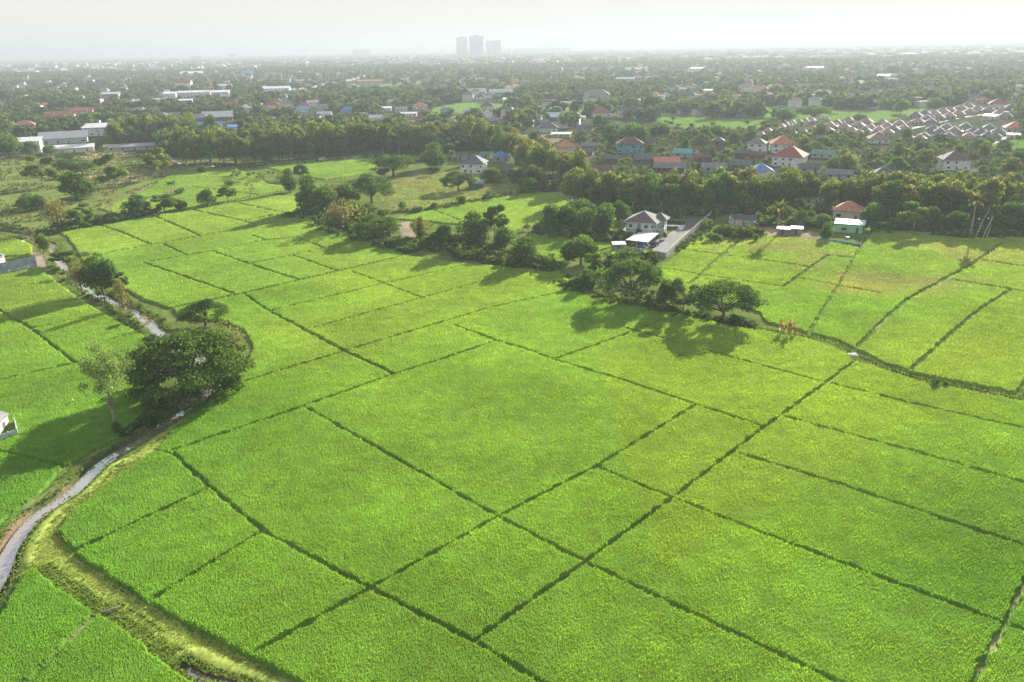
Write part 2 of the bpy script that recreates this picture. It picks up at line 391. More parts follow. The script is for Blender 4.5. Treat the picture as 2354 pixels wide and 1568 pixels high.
def lines_area(pts, hw): return [(pts, hw)]
th = np.linspace(R(-54), R(54), 620)
redge = np.concatenate([np.exp(np.arange(math.log(45), math.log(700), 0.0045)), np.exp(np.arange(math.log(700), math.log(15000), 0.03)), [15500]])
gx, gy, gf = fan(redge, th)
gc = np.zeros((len(gx), 3)); n1 = vnoise(gx, gy, 14, 1); n2 = vnoise(gx, gy, 4, 2); n3 = vnoise(gx, gy, 60, 3)
def paint(mask, c): gc[mask] = np.array(c)
def mixc(mask, c, t): gc[mask] = gc[mask] * (1 - t[mask, None]) + np.array(c) * t[mask, None]
allm = np.ones(len(gx), bool)
paint(allm, (0.050, 0.068, 0.026)); mixc(allm, (0.10, 0.10, 0.05), np.clip((n1 - 0.5) * 2.5, 0, 1))
near = np.hypot(gx, gy) < 620
paint(near, (0.10, 0.15, 0.035)); mixc(near, (0.15, 0.18, 0.05), n2)
mk = inpoly(gx, gy, VILLAGE); paint(mk, (0.055, 0.062, 0.03)); mixc(mk, (0.16, 0.13, 0.09), np.clip((n1 - 0.55) * 3, 0, 1))
mk = inpoly(gx, gy, SCRUB); paint(mk, (0.15, 0.20, 0.05)); mixc(mk, (0.22, 0.20, 0.08), np.clip(n1 * 1.6 - 0.4, 0, 1)); mixc(mk, (0.42, 0.31, 0.19), np.clip((n3 * 0.5 + n1 * 0.5 - 0.55) * 9, 0, 1)); mixc(mk, (0.08, 0.13, 0.035), np.clip((n2 * 0.5 + n1 * .5 - 0.6) * 6, 0, 1))
mk = inpoly(gx, gy, MEADOW); paint(mk, (0.20, 0.25, 0.06)); mixc(mk, (0.24, 0.21, 0.08), np.clip((n2 * 0.6 + n1 * 0.4 - 0.5) * 4, 0, 1))
mk = inpoly(gx, gy, YARD); paint(mk, (0.24, 0.19, 0.09))
for p in FARFIELD: mk = inpoly(gx, gy, p); paint(mk, (0.11, 0.21, 0.035)); mixc(mk, (0.15, 0.25, 0.05), n3)
for p in DIRTS: mk = inpoly(gx, gy, p); paint(mk, (0.30, 0.24, 0.17))
mk = inpoly(gx, gy, HOUSELOT); paint(mk, (0.11, 0.16, 0.04))
ch, cs = crop_height(gx, gy)
mk = (cs > -1.0) & near
paint(mk, (0.09, 0.17, 0.035)); mixc(mk, (0.26, 0.26, 0.12), np.clip((n2 - 0.5) * 4, 0, 0.9))
dp = linedist(gx, gy, [(PATH, 1.2)], 4.0); mk = dp < 2.2; mixc(mk, (0.33, 0.40, 0.09), np.clip(1.3 - dp / 2.2, 0, 1))
dt = linedist(gx, gy, [(PX([(380,714),(500,690),(609,666),(777,626),(907,596),(935,586)]), 0.3)], 2.0); mk = dt < 0.4; paint(mk, (0.20, 0.25, 0.06))
dc = linedist(gx, gy, [(CANAL, 1.3), (STREAM[-16:], 0.35)], 5.0)
mk = (dc < 1.1) & (dc > -3); paint(mk, (0.20, 0.14, 0.09)); mixc(mk, (0.07, 0.11, 0.035), np.clip(n2 * 1.5 - 0.2, 0, 1))
gz = np.where(dc < 0.9, -1.1 * np.clip(1 - (dc + 0.0) / 0.9, 0, 1) , 0.0) + np.where((dc > 0.9) & (dc < 3.0), 0.25 * np.sin(np.clip((dc - 0.9) / 2.1, 0, 1) * math.pi) * n2, 0)
dd = linedist(gx, gy, [(DITCH, 0.5)], 4.0); mk = dd < 1.4
paint(mk, (0.10, 0.15, 0.04)); mixc(mk, (0.26, 0.26, 0.09), np.clip((n2 - 0.4) * 2, 0, 1)); gz = np.where(dd < 0.6, gz - 0.35 * np.clip(1 - dd / 0.6, 0, 1), gz)
go = link(bpy.data.objects.new('ground', np_mesh('ground', np.stack([gx, gy, gz], 1), gf, gc, M_GROUND, True)))
tag(go, kind='structure')

def ribbon(name, pts, hw, z, mat, kind='structure'):
    p = np.array(pts, float); t = np.gradient(p, axis=0); t /= np.linalg.norm(t, axis=1)[:, None] + 1e-9
    nrm = np.stack([-t[:, 1], t[:, 0]], 1); hw = np.broadcast_to(np.array(hw, float), (len(p),))[:, None]
    L, Rr = p + nrm * hw, p - nrm * hw
    V = np.zeros((2 * len(p), 3)); V[0::2, :2] = L; V[1::2, :2] = Rr; V[:, 2] = z
    i = np.arange(len(p) - 1) * 2
    o = link(bpy.data.objects.new(name, np_mesh(name, V, np.stack([i, i + 1, i + 3, i + 2], 1)[:, ::-1], None, mat)))
    return tag(o, kind=kind)
ribbon('canal_water', CANAL, np.interp(np.arange(len(CANAL)), [0, 70, 90, len(CANAL)], [1.1, 1.3, 2.5, 2.7]), -0.62, M_WATER)
ribbon('stream_water', STREAM[-16:], 0.6, -0.62, M_WATER)
# roads
ribbon('dirt_road', smooth_line(PX([(383,345),(386,362),(410,374),(470,381),(560,384),(640,377),(770,364),(870,356)])), 2.0, 0.02, M_DIRTROAD)
ribbon('lane', smooth_line(PX([(1160,372),(1170,392),(1191,416),(1245,430),(1273,443),(1325,463),(1400,480),(1500,488),(1600,490),(1700,492),(1850,486),(2000,492),(2200,500),(2400,505)])), 2.2, 0.02, M_ROAD)
ribbon('highway', smooth_line(PX([(300,232),(430,222),(578,216),(682,205),(744,195),(811,182),(850,172)])), 14, 0.05, M_CONC)
ribbon('side_road', smooth_line(PX([(760,196),(886,204),(1031,212),(1300,212)])), 7, 0.05, M_CONC)
ribbon('estate_road', smooth_line(PX([(2050,305),(2120,290),(2200,272),(2300,258),(2400,250)])), 2.6, 0.03, M_ROAD)
ribbon('estate_edge_road', smooth_line(PX([(2270,333),(2310,318),(2354,306),(2420,296)])), 2.6, 0.03, M_ROAD)
ribbon('driveway', PX([(1508,577),(1603,503)]), [3.6, 3.2], 0.02, M_ROAD)

# ------------------------------------------------------------------ rice: a standing canopy with a tuft for every hill
th2 = np.linspace(R(-40), R(40), 900)
re2 = np.exp(np.arange(math.log(66), math.log(600), 0.0032))
rx, ry, rf = fan(re2, th2)
rh, rs = crop_height(rx, ry)
def rice_colour(x, y, k):
    plot = vnoise(x * .8 + y * .6, y * .8 - x * .6, 38, 17)
    c = np.tile(np.array([[0.210, 0.415, 0.056]]), (len(x), 1))
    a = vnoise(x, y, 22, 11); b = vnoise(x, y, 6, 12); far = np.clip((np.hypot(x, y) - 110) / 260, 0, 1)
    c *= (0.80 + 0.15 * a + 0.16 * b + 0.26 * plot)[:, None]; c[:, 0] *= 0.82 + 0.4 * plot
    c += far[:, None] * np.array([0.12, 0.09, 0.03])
    ripe = np.clip((vnoise(x, y, 26, 13) * 0.6 + vnoise(x, y, 9, 14) * 0.4 - 0.5) * 4, 0, 1) * np.clip((x - 48) / 15, 0, 1) * np.clip((y - 190) / 40, 0, 1)
    c = c * (1 - 0.65 * ripe[:, None]) + np.array([0.40, 0.42, 0.17]) * 0.65 * ripe[:, None]
    warm = (x > 20) & (y > 95)
    c[warm] *= np.array([1.10, 1.02, 0.95])
    return c * (0.84 + 0.32 * rng.random(len(x)))[:, None]
rz = 0.60 * rh + np.where(rh > 0.5, 0.12 * (rng.random(len(rx)) - 0.5), 0)
keep = (rh[rf] > 0.02).any(1)
kf = rf[keep]; used = np.unique(kf); remap = np.zeros(len(rx), np.int64); remap[used] = np.arange(len(used))
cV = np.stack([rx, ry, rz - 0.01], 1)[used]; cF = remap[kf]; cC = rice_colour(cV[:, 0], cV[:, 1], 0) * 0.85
# hills on a lattice close by, sparser and broader further off
def lattice(r0, r1, sp, ang):
    L = r1 * 1.05; u = np.arange(-L, L, sp)
    a, b = np.meshgrid(u, np.arange(-L, L, sp * 1.12), indexing='ij')
    a = a + (rng.random(a.shape) - .5) * sp * .55; b = b + (rng.random(b.shape) - .5) * sp * .26
    x = (a * math.cos(ang) - b * math.sin(ang)).ravel(); y = (a * math.sin(ang) + b * math.cos(ang)).ravel()
    d = np.hypot(x, y); k = (y > 0) & (d >= r0) & (d < r1) & (np.abs(np.arctan2(x, y)) < R(39.5)); return x[k], y[k]
_d = P(1345, 1298) - P(700, 938); ROWANG = math.atan2(_d[1], _d[0])
tris, tcol = [], []
for r0, r1, sp, nb in ((66, 120, .29, 5), (120, 180, .36, 4), (180, 260, .46, 4), (260, 380, .68, 3), (380, 600, 1.2, 3)):
    x, y = lattice(r0, r1, sp, ROWANG); hh, ss = crop_height(x, y); k = hh > 0.6; x, y = x[k], y[k]; n = len(x)
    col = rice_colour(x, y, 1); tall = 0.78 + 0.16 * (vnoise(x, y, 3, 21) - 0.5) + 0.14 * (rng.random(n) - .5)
    for b in range(nb):
        a = rng.random(n) * 2 * math.pi; le = 0.10 + 0.22 * rng.random(n); w = (0.26 + 0.14 * rng.random(n)) * sp * 1.0
        bx, by = x + 0.12 * sp * np.cos(a), y + 0.12 * sp * np.sin(a); pa = a + math.pi / 2 + (rng.random(n) - .5)
        z1 = tall * (0.86 + 0.26 * rng.random(n)); t = np.empty((n, 3, 3))
        t[:, 0] = np.stack([bx - w * np.cos(pa) / 1.6, by - w * np.sin(pa) / 1.6, np.full(n, .42)], 1)
        t[:, 1] = np.stack([bx + w * np.cos(pa) / 1.6, by + w * np.sin(pa) / 1.6, np.full(n, .42)], 1)
        sc = max(1.0, sp * 1.2)
        t[:, 2] = np.stack([bx + le * sc * np.cos(a), by + le * sc * np.sin(a), z1], 1)
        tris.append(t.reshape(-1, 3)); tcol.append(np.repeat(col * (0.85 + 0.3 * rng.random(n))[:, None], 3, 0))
tV = np.vstack(tris); tC = np.vstack(tcol); nt_ = len(tV) // 3
cT = np.vstack([cF[:, [0, 1, 2]], cF[:, [0, 2, 3]]])
V = np.vstack([cV, tV]); Fc = np.vstack([cT, len(cV) + np.arange(nt_ * 3).reshape(-1, 3)])
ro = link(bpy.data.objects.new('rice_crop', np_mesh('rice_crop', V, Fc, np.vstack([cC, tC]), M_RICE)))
tag(ro, 'bright green young rice standing in the banked paddy plots', 'rice', kind='stuff')

# grass and weeds on paths, banks and rough land
def tufts(name, label, x, y, c0, c1, size, zb=0.0, nb=5, cat='grass'):
    n = len(x); T, C = [], []
    for b in range(nb):
        a = rng.random(n) * 2 * math.pi; s = size * (0.5 + rng.random(n)); w = s * 0.45; o = s * 0.5 * rng.random(n)
        bx, by = x + o * np.cos(a * 3.1), y + o * np.sin(a * 3.1); pa = a + math.pi / 2; t = np.empty((n, 3, 3))
        t[:, 0] = np.stack([bx - w * np.cos(pa), by - w * np.sin(pa), np.full(n, zb)], 1); t[:, 1] = np.stack([bx + w * np.cos(pa), by + w * np.sin(pa), np.full(n, zb)], 1)
        t[:, 2] = np.stack([bx + s * .6 * np.cos(a), by + s * .6 * np.sin(a), zb + s * (0.5 + rng.random(n))], 1)
        k = rng.random(n)[:, None]; T.append(t.reshape(-1, 3)); C.append(np.repeat(np.array(c0) * (1 - k) + np.array(c1) * k, 3, 0))
    V = np.vstack(T); o = link(bpy.data.objects.new(name, np_mesh(name, V, np.arange(len(V)).reshape(-1, 3), np.vstack(C), M_GRASS)))
    return tag(o, label, cat, kind='stuff')
def along(pts, n, lo, hi):
    i = rng.integers(0, len(pts) - 1, n); t = rng.random(n)[:, None]; p = pts[i] * (1 - t) + pts[i + 1] * t
    d = pts[i + 1] - pts[i]; d /= np.linalg.norm(d, axis=1)[:, None] + 1e-9
    o = (lo + (hi - lo) * rng.random(n)) * np.where(rng.random(n) < .5, 1, -1)
    return p[:, 0] - d[:, 1] * o, p[:, 1] + d[:, 0] * o
def seg_len(pts): return np.linalg.norm(np.diff(pts, axis=0), axis=1)
def resample(pts, step=2.0):
    s = np.concatenate([[0], np.cumsum(seg_len(pts))]); q = np.arange(0, s[-1], step)
    return np.stack([np.interp(q, s, pts[:, 0]), np.interp(q, s, pts[:, 1])], 1)
CAN2, STR2, DIT2, PAT2 = resample(CANAL), resample(STREAM), resample(DITCH), resample(PATH)
xs, ys = [], []
for pts, n, lo, hi in ((CAN2, 11000, 1.5, 4.4), (STR2, 3000, 0.0, 1.8), (DIT2, 5000, 0.3, 2.3), (PAT2, 500, 1.8, 3.0)):
    a, b = along(pts, n, lo, hi); xs.append(a); ys.append(b)
x, y = np.concatenate(xs), np.concatenate(ys); h_, _ = crop_height(x, y); k = h_ < 0.3
k &= linedist(x, y, [(CANAL, 1.3), (STREAM[-16:], .4)], 2.0) > .25 * rng.random(len(x))
k &= linedist(x, y, [(PATH, .35)], 2.0) > 0
tufts('bank_weeds', 'rough grass and pale weeds along the canal, ditch and path', x[k], y[k], (0.14, 0.25, 0.05), (0.28, 0.36, 0.11), 0.22)
# short grass cover of the paths
x, y = along(PAT2, 16000, 0.0, 3.5); h_, _ = crop_height(x, y); k = (h_ < 0.2) & (linedist(x, y, [(CANAL, 1.9), (STREAM[-16:], .5)], 2.0) > 0)
tufts('path_grass', 'short yellowish grass on the farm path by the canal', x[k], y[k], (0.25, 0.35, 0.06), (0.37, 0.43, 0.10), 0.11, 0, 4)
# bund grass
bx_, by_ = [], []
for p, hw in BUNDS:
    q = resample(p, 1.0)
    if len(q) < 3: continue
    n = int(len(q) * 1.6); a, b = along(q, n, 0, hw); bx_.append(a); by_.append(b)
tufts('bund_grass', 'dark grass on the narrow banks between the rice plots', np.concatenate(bx_), np.concatenate(by_), (0.09, 0.16, 0.03), (0.20, 0.25, 0.07), 0.15, 0, 3)
def scatter(poly, n):
    lo, hi = poly.min(0), poly.max(0); p = lo + (hi - lo) * rng.random((n * 4, 2)); return p[inpoly(p[:, 0], p[:, 1], poly)][:n]
p = scatter(SCRUB, 5000); k = (vnoise(p[:, 0], p[:, 1], 14, 1) > 0.36) & (linedist(p[:, 0], p[:, 1], [(CANAL, 3)], 2) > 0)
tufts('scrub_growth', 'low scrub and coarse grass on the waste land by the canal', p[k, 0], p[k, 1], (0.08, 0.13, 0.035), (0.19, 0.20, 0.07), 0.7)
p = scatter(MEADOW, 5000)
tufts('meadow_grass', 'yellow green grazed grass of the meadow among the rain trees', p[:, 0], p[:, 1], (0.17, 0.22, 0.05), (0.26, 0.26, 0.09), 0.28)

# ------------------------------------------------------------------ trees and plants
def cards(r, lobes, n, size, c0, c1, up=0.3, shell=0.55, jit=0.75, tip=None, drop=0.0):
    """n leaf cards spread through ellipsoid lobes (cx,cy,cz,rx,ry,rz); every lobe has its own tone"""
    lb = np.array(lobes, float); wt = (lb[:, 3] * lb[:, 4] + lb[:, 3] * lb[:, 5] + lb[:, 4] * lb[:, 5]) ** 0.9; i = r.choice(len(lb), n, p=wt / wt.sum())
    d = r.normal(size=(n, 3)); d /= np.linalg.norm(d, axis=1)[:, None]; d[:, 2] = np.where((d[:, 2] < 0) & (r.random(n) < up), -d[:, 2], d[:, 2])
    rad = shell + (1.08 - shell) * r.random(n) ** 0.6; p = lb[i, :3] + d * lb[i, 3:6] * rad[:, None]
    p[:, 2] -= drop * r.random(n)
    nr = d + jit * r.normal(size=(n, 3)); nr /= np.linalg.norm(nr, axis=1)[:, None]
    a = np.cross(nr, r.normal(size=(n, 3))); a /= np.linalg.norm(a, axis=1)[:, None]; b = np.cross(nr, a)
    s = size * (0.55 + 0.9 * r.random(n)); e = s * (0.55 + 0.5 * r.random(n))
    q = np.empty((n, 4, 3)); a *= s[:, None] / 2; b *= e[:, None] / 2; k = 0.25 * r.normal(size=(n, 1))
    q[:, 0] = p - a; q[:, 1] = p - b + a * k; q[:, 2] = p + a * 1.1; q[:, 3] = p + b - a * k
    tone = 0.72 + 0.56 * r.random(len(lb)); u = r.random(n)[:, None]; c = (np.array(c0) * (1 - u) + np.array(c1) * u) * tone[i][:, None] * (0.8 + 0.4 * r.random(n))[:, None]
    if tip is not None:                                     # flowering tops
        m = (d[:, 2] > 0.45) & (r.random(n) < 0.4); c[m] = np.array(tip) * (0.75 + 0.5 * r.random(m.sum()))[:, None]
    return q.reshape(-1, 3), np.repeat(c, 4, 0)
def cards_mesh(name, parts, mat=None):
    V = np.vstack([p[0] for p in parts]); C = np.vstack([p[1] for p in parts])
    return np_mesh(name, V, np.arange(len(V)).reshape(-1, 4), C, mat or M_LEAF)

def limbs(mb, r, base, targets, rad, sag=0.15):
    for t in targets:
        t = np.array(t, float); b = np.array(base, float); m1 = b + (t - b) * 0.35 + [0, 0, 0.12 * (t[2] - b[2])] + r.normal(size=3) * 0.25; m2 = b + (t - b) * 0.7 + r.normal(size=3) * 0.3
        mb.tube([b, m1, m2, t], [rad, rad * .62, rad * .36, rad * .12], 5)

PROTO = {}
def proto(kind, v, h, w, crown, trunk): PROTO.setdefault(kind, []).append((crown, trunk, h, w))

def make_rain(seed, n=10000, h=13.0, w=24.0, size=.55, dark=1.0, skirt=16, lowz=.30):
    """wide umbrella crown of flat leaf layers on spreading limbs"""
    r = np.random.default_rng(seed); L = []; tg = []
    for k in range(40):
        a = r.random() * 2 * math.pi; q = math.sqrt(r.random()) * 0.92; x, y = q * w / 2 * math.cos(a), q * w / 2 * math.sin(a)
        z = h * (0.92 - 0.48 * q ** 2.2) + r.normal() * 0.5; s = (1.6 + 1.5 * r.random()) * w / 24; L.append((x, y, z - 0.8, s * 1.25, s * 1.25, s * .46))
        if k % 3 == 0: tg.append((x * .9, y * .9, z - 1.2))
    for k in range(skirt):
        a = r.random() * 2 * math.pi; q = .55 + .42 * r.random(); L.append((q * w / 2 * math.cos(a), q * w / 2 * math.sin(a), h * (lowz + .26 * r.random()), w * .095, w * .095, w * .05))
    c = cards_mesh('rain_crown', [cards(r, L, n, size, np.array((.052, .092, .030)) * dark, np.array((.10, .145, .042)) * dark, 0.55, 0.45, .6, None, .5)])
    mb = MB(); mb.tube([(0, 0, -.3), (.1, 0, h * .12), (0.1, .1, h * .24)], [w * .035, w * .026, w * .024], 8); limbs(mb, r, (.1, .1, h * .22), tg, w * .016)
    proto('rain', 0, h, w, c, mb.mesh('rain_trunk', M_BARK, True))
def make_round(seed, n=4200, h=8.0, w=8.0, c0=(.052, .098, .028), c1=(.105, .16, .042), kind='round', size=.5, low=.12, lob=13, tip=None, bark=None, slim=.95):
    r = np.random.default_rng(seed); L = []
    for k in range(lob):
        a = r.random() * 2 * math.pi; zz = r.random(); q = math.sqrt(max(0.03, 1 - (2 * zz - 0.85) ** 2)) * .62 * (0.6 + .5 * r.random()); z = h * (low + .16 + (0.72 - low) * zz)
        s = w * (.19 + .11 * r.random()); L.append((q * w / 2 * math.cos(a), q * w / 2 * math.sin(a), z, s, s, s * slim))
    L.append((0, 0, h * .55, w * .24, w * .24, h * .26))
    c = cards_mesh(kind + '_crown', [cards(r, L, n, size, c0, c1, .25, .5, .75, tip)])
    mb = MB(); mb.tube([(0, 0, -.2), (.05, .03, h * .25), (0, 0, h * .55)], [w * .032, w * .026, w * .012], 6); limbs(mb, r, (.03, .02, h * .28), [l[:3] for l in L[:5]], w * .014)
    proto(kind, 0, h, w, c, mb.mesh(kind + '_trunk', bark or M_BARK, True))
def make_light(seed, n=4200, h=11.0, w=8.5, kind='light', c0=(.085, .135, .035), c1=(.16, .21, .06), size=.42, lob=17, bark=None, low=.34):
    """airy crown: small separate tufts of leaf at the ends of visible limbs"""
    r = np.random.default_rng(seed); L = []
    for k in range(lob):
        a = r.random() * 2 * math.pi; zz = r.random(); q = (.35 + .62 * r.random()) * (1 - .45 * abs(zz - .35)); s = w * (.095 + .07 * r.random())
        L.append((q * w / 2 * math.cos(a), q * w / 2 * math.sin(a), h * (low + (.93 - low) * zz), s * 1.2, s * 1.2, s * .8))
    c = cards_mesh(kind + '_crown', [cards(r, L, n, size, c0, c1, .3, .2, .8)])
    mb = MB(); mb.tube([(0, 0, -.2), (.1, .0, h * .2), (-.05, .1, h * .45), (.1, 0, h * .8)], [w * .026, w * .022, w * .016, w * .005], 6)
    limbs(mb, r, (.08, .02, h * .22), [l[:3] for l in L[:6]], w * .012); limbs(mb, r, (-.05, .1, h * .45), [l[:3] for l in L[6:]], w * .009)
    proto(kind, 0, h, w, c, mb.mesh(kind + '_trunk', bark or M_PALEBARK, True))
def make_palm(seed, h=10.0, w=6.5, kind='palm', nf=17, c0=(.07, .10, .025), c1=(.14, .15, .04)):
    r = np.random.default_rng(seed); V, C = [], []
    for k in range(nf):
        a = k * 2.399 + r.normal() * .2; el = 1.25 - 1.7 * k / nf; L = w / 2 * (.85 + .3 * r.random()); st = []
        px, pz = 0.0, 0.0
        for i in range(7):
            st.append((px, pz)); e = el - 1.25 * (i / 6) ** 1.4; px += L / 6 * math.cos(e); pz += L / 6 * math.sin(e)
        u = r.random(); col = np.array(c0) * (1 - u) + np.array(c1) * u
        for i in range(6):
            for sgn in (-1, 1):
                wd = .11 * w * (1 - (i / 6.5) ** 2) * (.75 + .4 * r.random()); (x0, z0), (x1, z1) = st[i], st[i + 1]; cx, sx = math.cos(a), math.sin(a)
                q = [(x0, 0, z0), (x1, 0, z1), (x1 + .08 * L, sgn * wd, z1 - .55 * wd), (x0 + .12 * L, sgn * wd, z0 - .55 * wd)]
                V += [(x * cx - y * sx, x * sx + y * cx, h - .3 + z) for x, y, z in q]; C += [col * (.8 + .4 * r.random())] * 4
    c = np_mesh(kind + '_crown', np.array(V), np.arange(len(V)).reshape(-1, 4), np.array(C), M_LEAF)
    mb = MB(); b = r.normal() * .06 * h; mb.tube([(b, 0, -.2), (b * .5, 0, h * .35), (b * .1, 0, h * .7), (0, 0, h - .2)], [.28, .2, .16, .15], 6)
    proto(kind, 0, h, w, c, mb.mesh(kind + '_trunk', M_PALEBARK, True))
def make_banana(seed, h=4.2, w=4.0):
    r = np.random.default_rng(seed); V, C = [], []
    for s in range(3):
        ox, oy = r.normal() * .5, r.normal() * .5
        for k in range(7):
            a = r.random() * 6.28; el = .75 + .7 * r.random(); L = 1.6 + .8 * r.random(); px, pz = 0., h * (.38 + .12 * r.random()); st = []
            for i in range(5): st.append((px, pz)); e = el - 1.5 * (i / 4) ** 1.5; px += L / 4 * math.cos(e); pz += L / 4 * math.sin(e)
            cx, sx = math.cos(a), math.sin(a); u = r.random(); col = np.array((.08, .15, .025)) * (1 - u) + np.array((.20, .26, .06)) * u
            for i in range(4):
                w0, w1 = [.12, .36, .40, .32, .04][i:i + 2]
                for sg in (-1, 1):
                    q = [(st[i][0], 0, st[i][1]), (st[i + 1][0], 0, st[i + 1][1]), (st[i + 1][0], sg * w1, st[i + 1][1] + .12), (st[i][0], sg * w0, st[i][1] + .12)]
                    V += [(ox + x * cx - y * sx, oy + x * sx + y * cx, z) for x, y, z in q]; C += [col] * 4
    c = np_mesh('banana_leaves', np.array(V), np.arange(len(V)).reshape(-1, 4), np.array(C), M_LEAF)
    mb = MB(); mb.cyl(0, 0, -.1, h * .42, .14, 6, .09); mb.cyl(.4, .3, -.1, h * .36, .12, 6, .08); proto('banana', 0, h, w, c, mb.mesh('banana_stem', M_PALEBARK, True))
def make_bamboo(seed, n=2600, h=11.0, w=8.0):
    r = np.random.default_rng(seed); L = []; mb = MB()
    for k in range(16):
        a = r.random() * 6.28; q = r.random(); x, y = q * w / 2 * math.cos(a), q * w / 2 * math.sin(a); top = h * (.95 - .3 * q)
        for z in (.35, .6, .85): L.append((x * z, y * z, top * z, .9, .9, 1.3))
        mb.tube([(x * .15, y * .15, 0), (x * .4, y * .4, top * .55), (x * .95, y * .95, top * .97)], [.07, .06, .02], 4)
    proto('bamboo', 0, h, w, cards_mesh('bamboo_crown', [cards(r, L, n, .42, (.09, .12, .03), (.17, .18, .05), .2, .2, .9, None, .4)]), mb.mesh('bamboo_canes', M_PALEBARK))
def make_bush(seed, n=900, h=3.0, w=4.2, c0=(.06, .11, .03), c1=(.13, .18, .055)):
    r = np.random.default_rng(seed); L = [(r.normal() * w * .16, r.normal() * w * .16, h * (.25 + .35 * r.random()), w * .2, w * .2, h * .3) for k in range(8)]
    proto('bush', 0, h, w, cards_mesh('bush', [cards(r, L, n, .36, c0, c1, .5, .5, .8)]), None)
def make_conifer(seed, n=900, h=22., w=8.):
    r = np.random.default_rng(seed); L = [(r.normal() * .3, r.normal() * .3, h * z, w / 2 * (1.05 - z), w / 2 * (1.05 - z), 1.6) for z in np.linspace(.12, .95, 12)]
    mb = MB(); mb.cyl(0, 0, -.2, h * .9, .35, 6, .05); proto('conifer', 0, h, w, cards_mesh('conifer_crown', [cards(r, L, n, .9, (.03, .05, .022), (.05, .075, .03), .2, .4)]), mb.mesh('conifer_trunk', M_BARK))
TEAK = dict(kind='teak', h=15., w=9., c0=(.075, .11, .03), c1=(.14, .17, .045), low=.22, lob=15, tip=(.27, .25, .11), slim=1.15)
make_rain(1, 24000, size=.5, skirt=34, lowz=.16); make_rain(2); make_rain(3, 9000, h=12, w=22); make_rain(4, 8500, skirt=7)
for s in range(5): make_round(20 + s, 3600, size=.6, **TEAK)
for s in range(5): make_round(40 + s, 3600)
for s in range(3): make_round(60 + s, 1500, kind='brown', c0=(.12, .11, .055), c1=(.20, .175, .08), size=.4, lob=10)
for s in range(4): make_light(80 + s, 4200, size=.62)
for s in range(2): make_light(90 + s, 500, 9, 6, 'bare', (.14, .10, .05), (.20, .14, .07), .35, 14)
make_light(95, 5600, 14.5, 12.5, 'tall', (.12, .17, .065), (.23, .27, .11), .34, 22, M_PALEBARK, .50)
for s in range(3): make_palm(100 + s)
make_palm(110, 10, 6, 'drypalm', 17, (.10, .12, .035), (.22, .18, .07)); make_palm(111, 2.2, 4.5, 'youngpalm', 11, (.20, .16, .08), (.36, .26, .16))
for s in range(3): make_banana(120 + s)
make_bamboo(130); make_bamboo(131)
for s in range(4): make_bush(140 + s)
make_conifer(150); make_conifer(151)
NAMES = dict(rain='rain_tree', teak='teak_tree', round='round_tree', brown='brown_tree', light='airy_tree', bare='bare_tree', tall='white_trunk_tree', palm='palm_tree', drypalm='palm_tree', youngpalm='young_palm', banana='banana_plant', bamboo='bamboo_clump', bush='bush', conifer='conifer_tree')
CROWNN = dict(banana='leaves', palm='fronds', drypalm='fronds', youngpalm='fronds')
TREES = []
def tree_at(kind, loc, h, w, label, group=None, var=None):
    if kind == 'rain' and var is None: var = random.choice([1, 2, 3, 3])
    pr = PROTO[kind]; c, t, h0, w0 = pr[random.randrange(len(pr)) if var is None else var]
    rz = random.random() * 6.28; sc = (w / w0, w / w0, h / h0); cat = {'bush': 'bush', 'banana': 'banana plant', 'palm': 'palm', 'drypalm': 'palm', 'youngpalm': 'palm', 'bamboo': 'bamboo'}.get(kind, 'tree')
    if t is None:
        o = link(bpy.data.objects.new(NAMES[kind], c)); o.location = loc; o.rotation_euler = (0, 0, rz); o.scale = sc
    else:
        o = empty(NAMES[kind], loc, rz, sc)
        link(bpy.data.objects.new(CROWNN.get(kind, 'crown'), c), o); link(bpy.data.objects.new('stem' if kind == 'banana' else 'trunk', t), o)
    TREES.append((loc[0], loc[1], w)); return tag(o, label, cat, group)
def T(kind, x, yb, yt, wpx, label, group=None, var=None):
    """a tree standing at photograph pixel (x, yb), top at yt, wpx wide"""
    p = P(x, yb); m = mpp(p); el = math.atan2(H, math.hypot(p[0], p[1])); h = (yb - yt) * m / max(0.4, math.cos(el)) ; w = wpx * m
    if kind in ('rain', 'round', 'brown', 'bush', 'bamboo'): h -= 0.16 * w * math.sin(el)   # part of the height seen is depth of crown
    w *= {'rain': 1.0, 'round': 1.15, 'brown': 1.12, 'tall': .95, 'light': 1.2, 'bush': 1.1, 'bamboo': 1.1}.get(kind, 1.0)
    return tree_at(kind, (p[0], p[1], 0.0), max(h, 1.0), w, label, group, var)

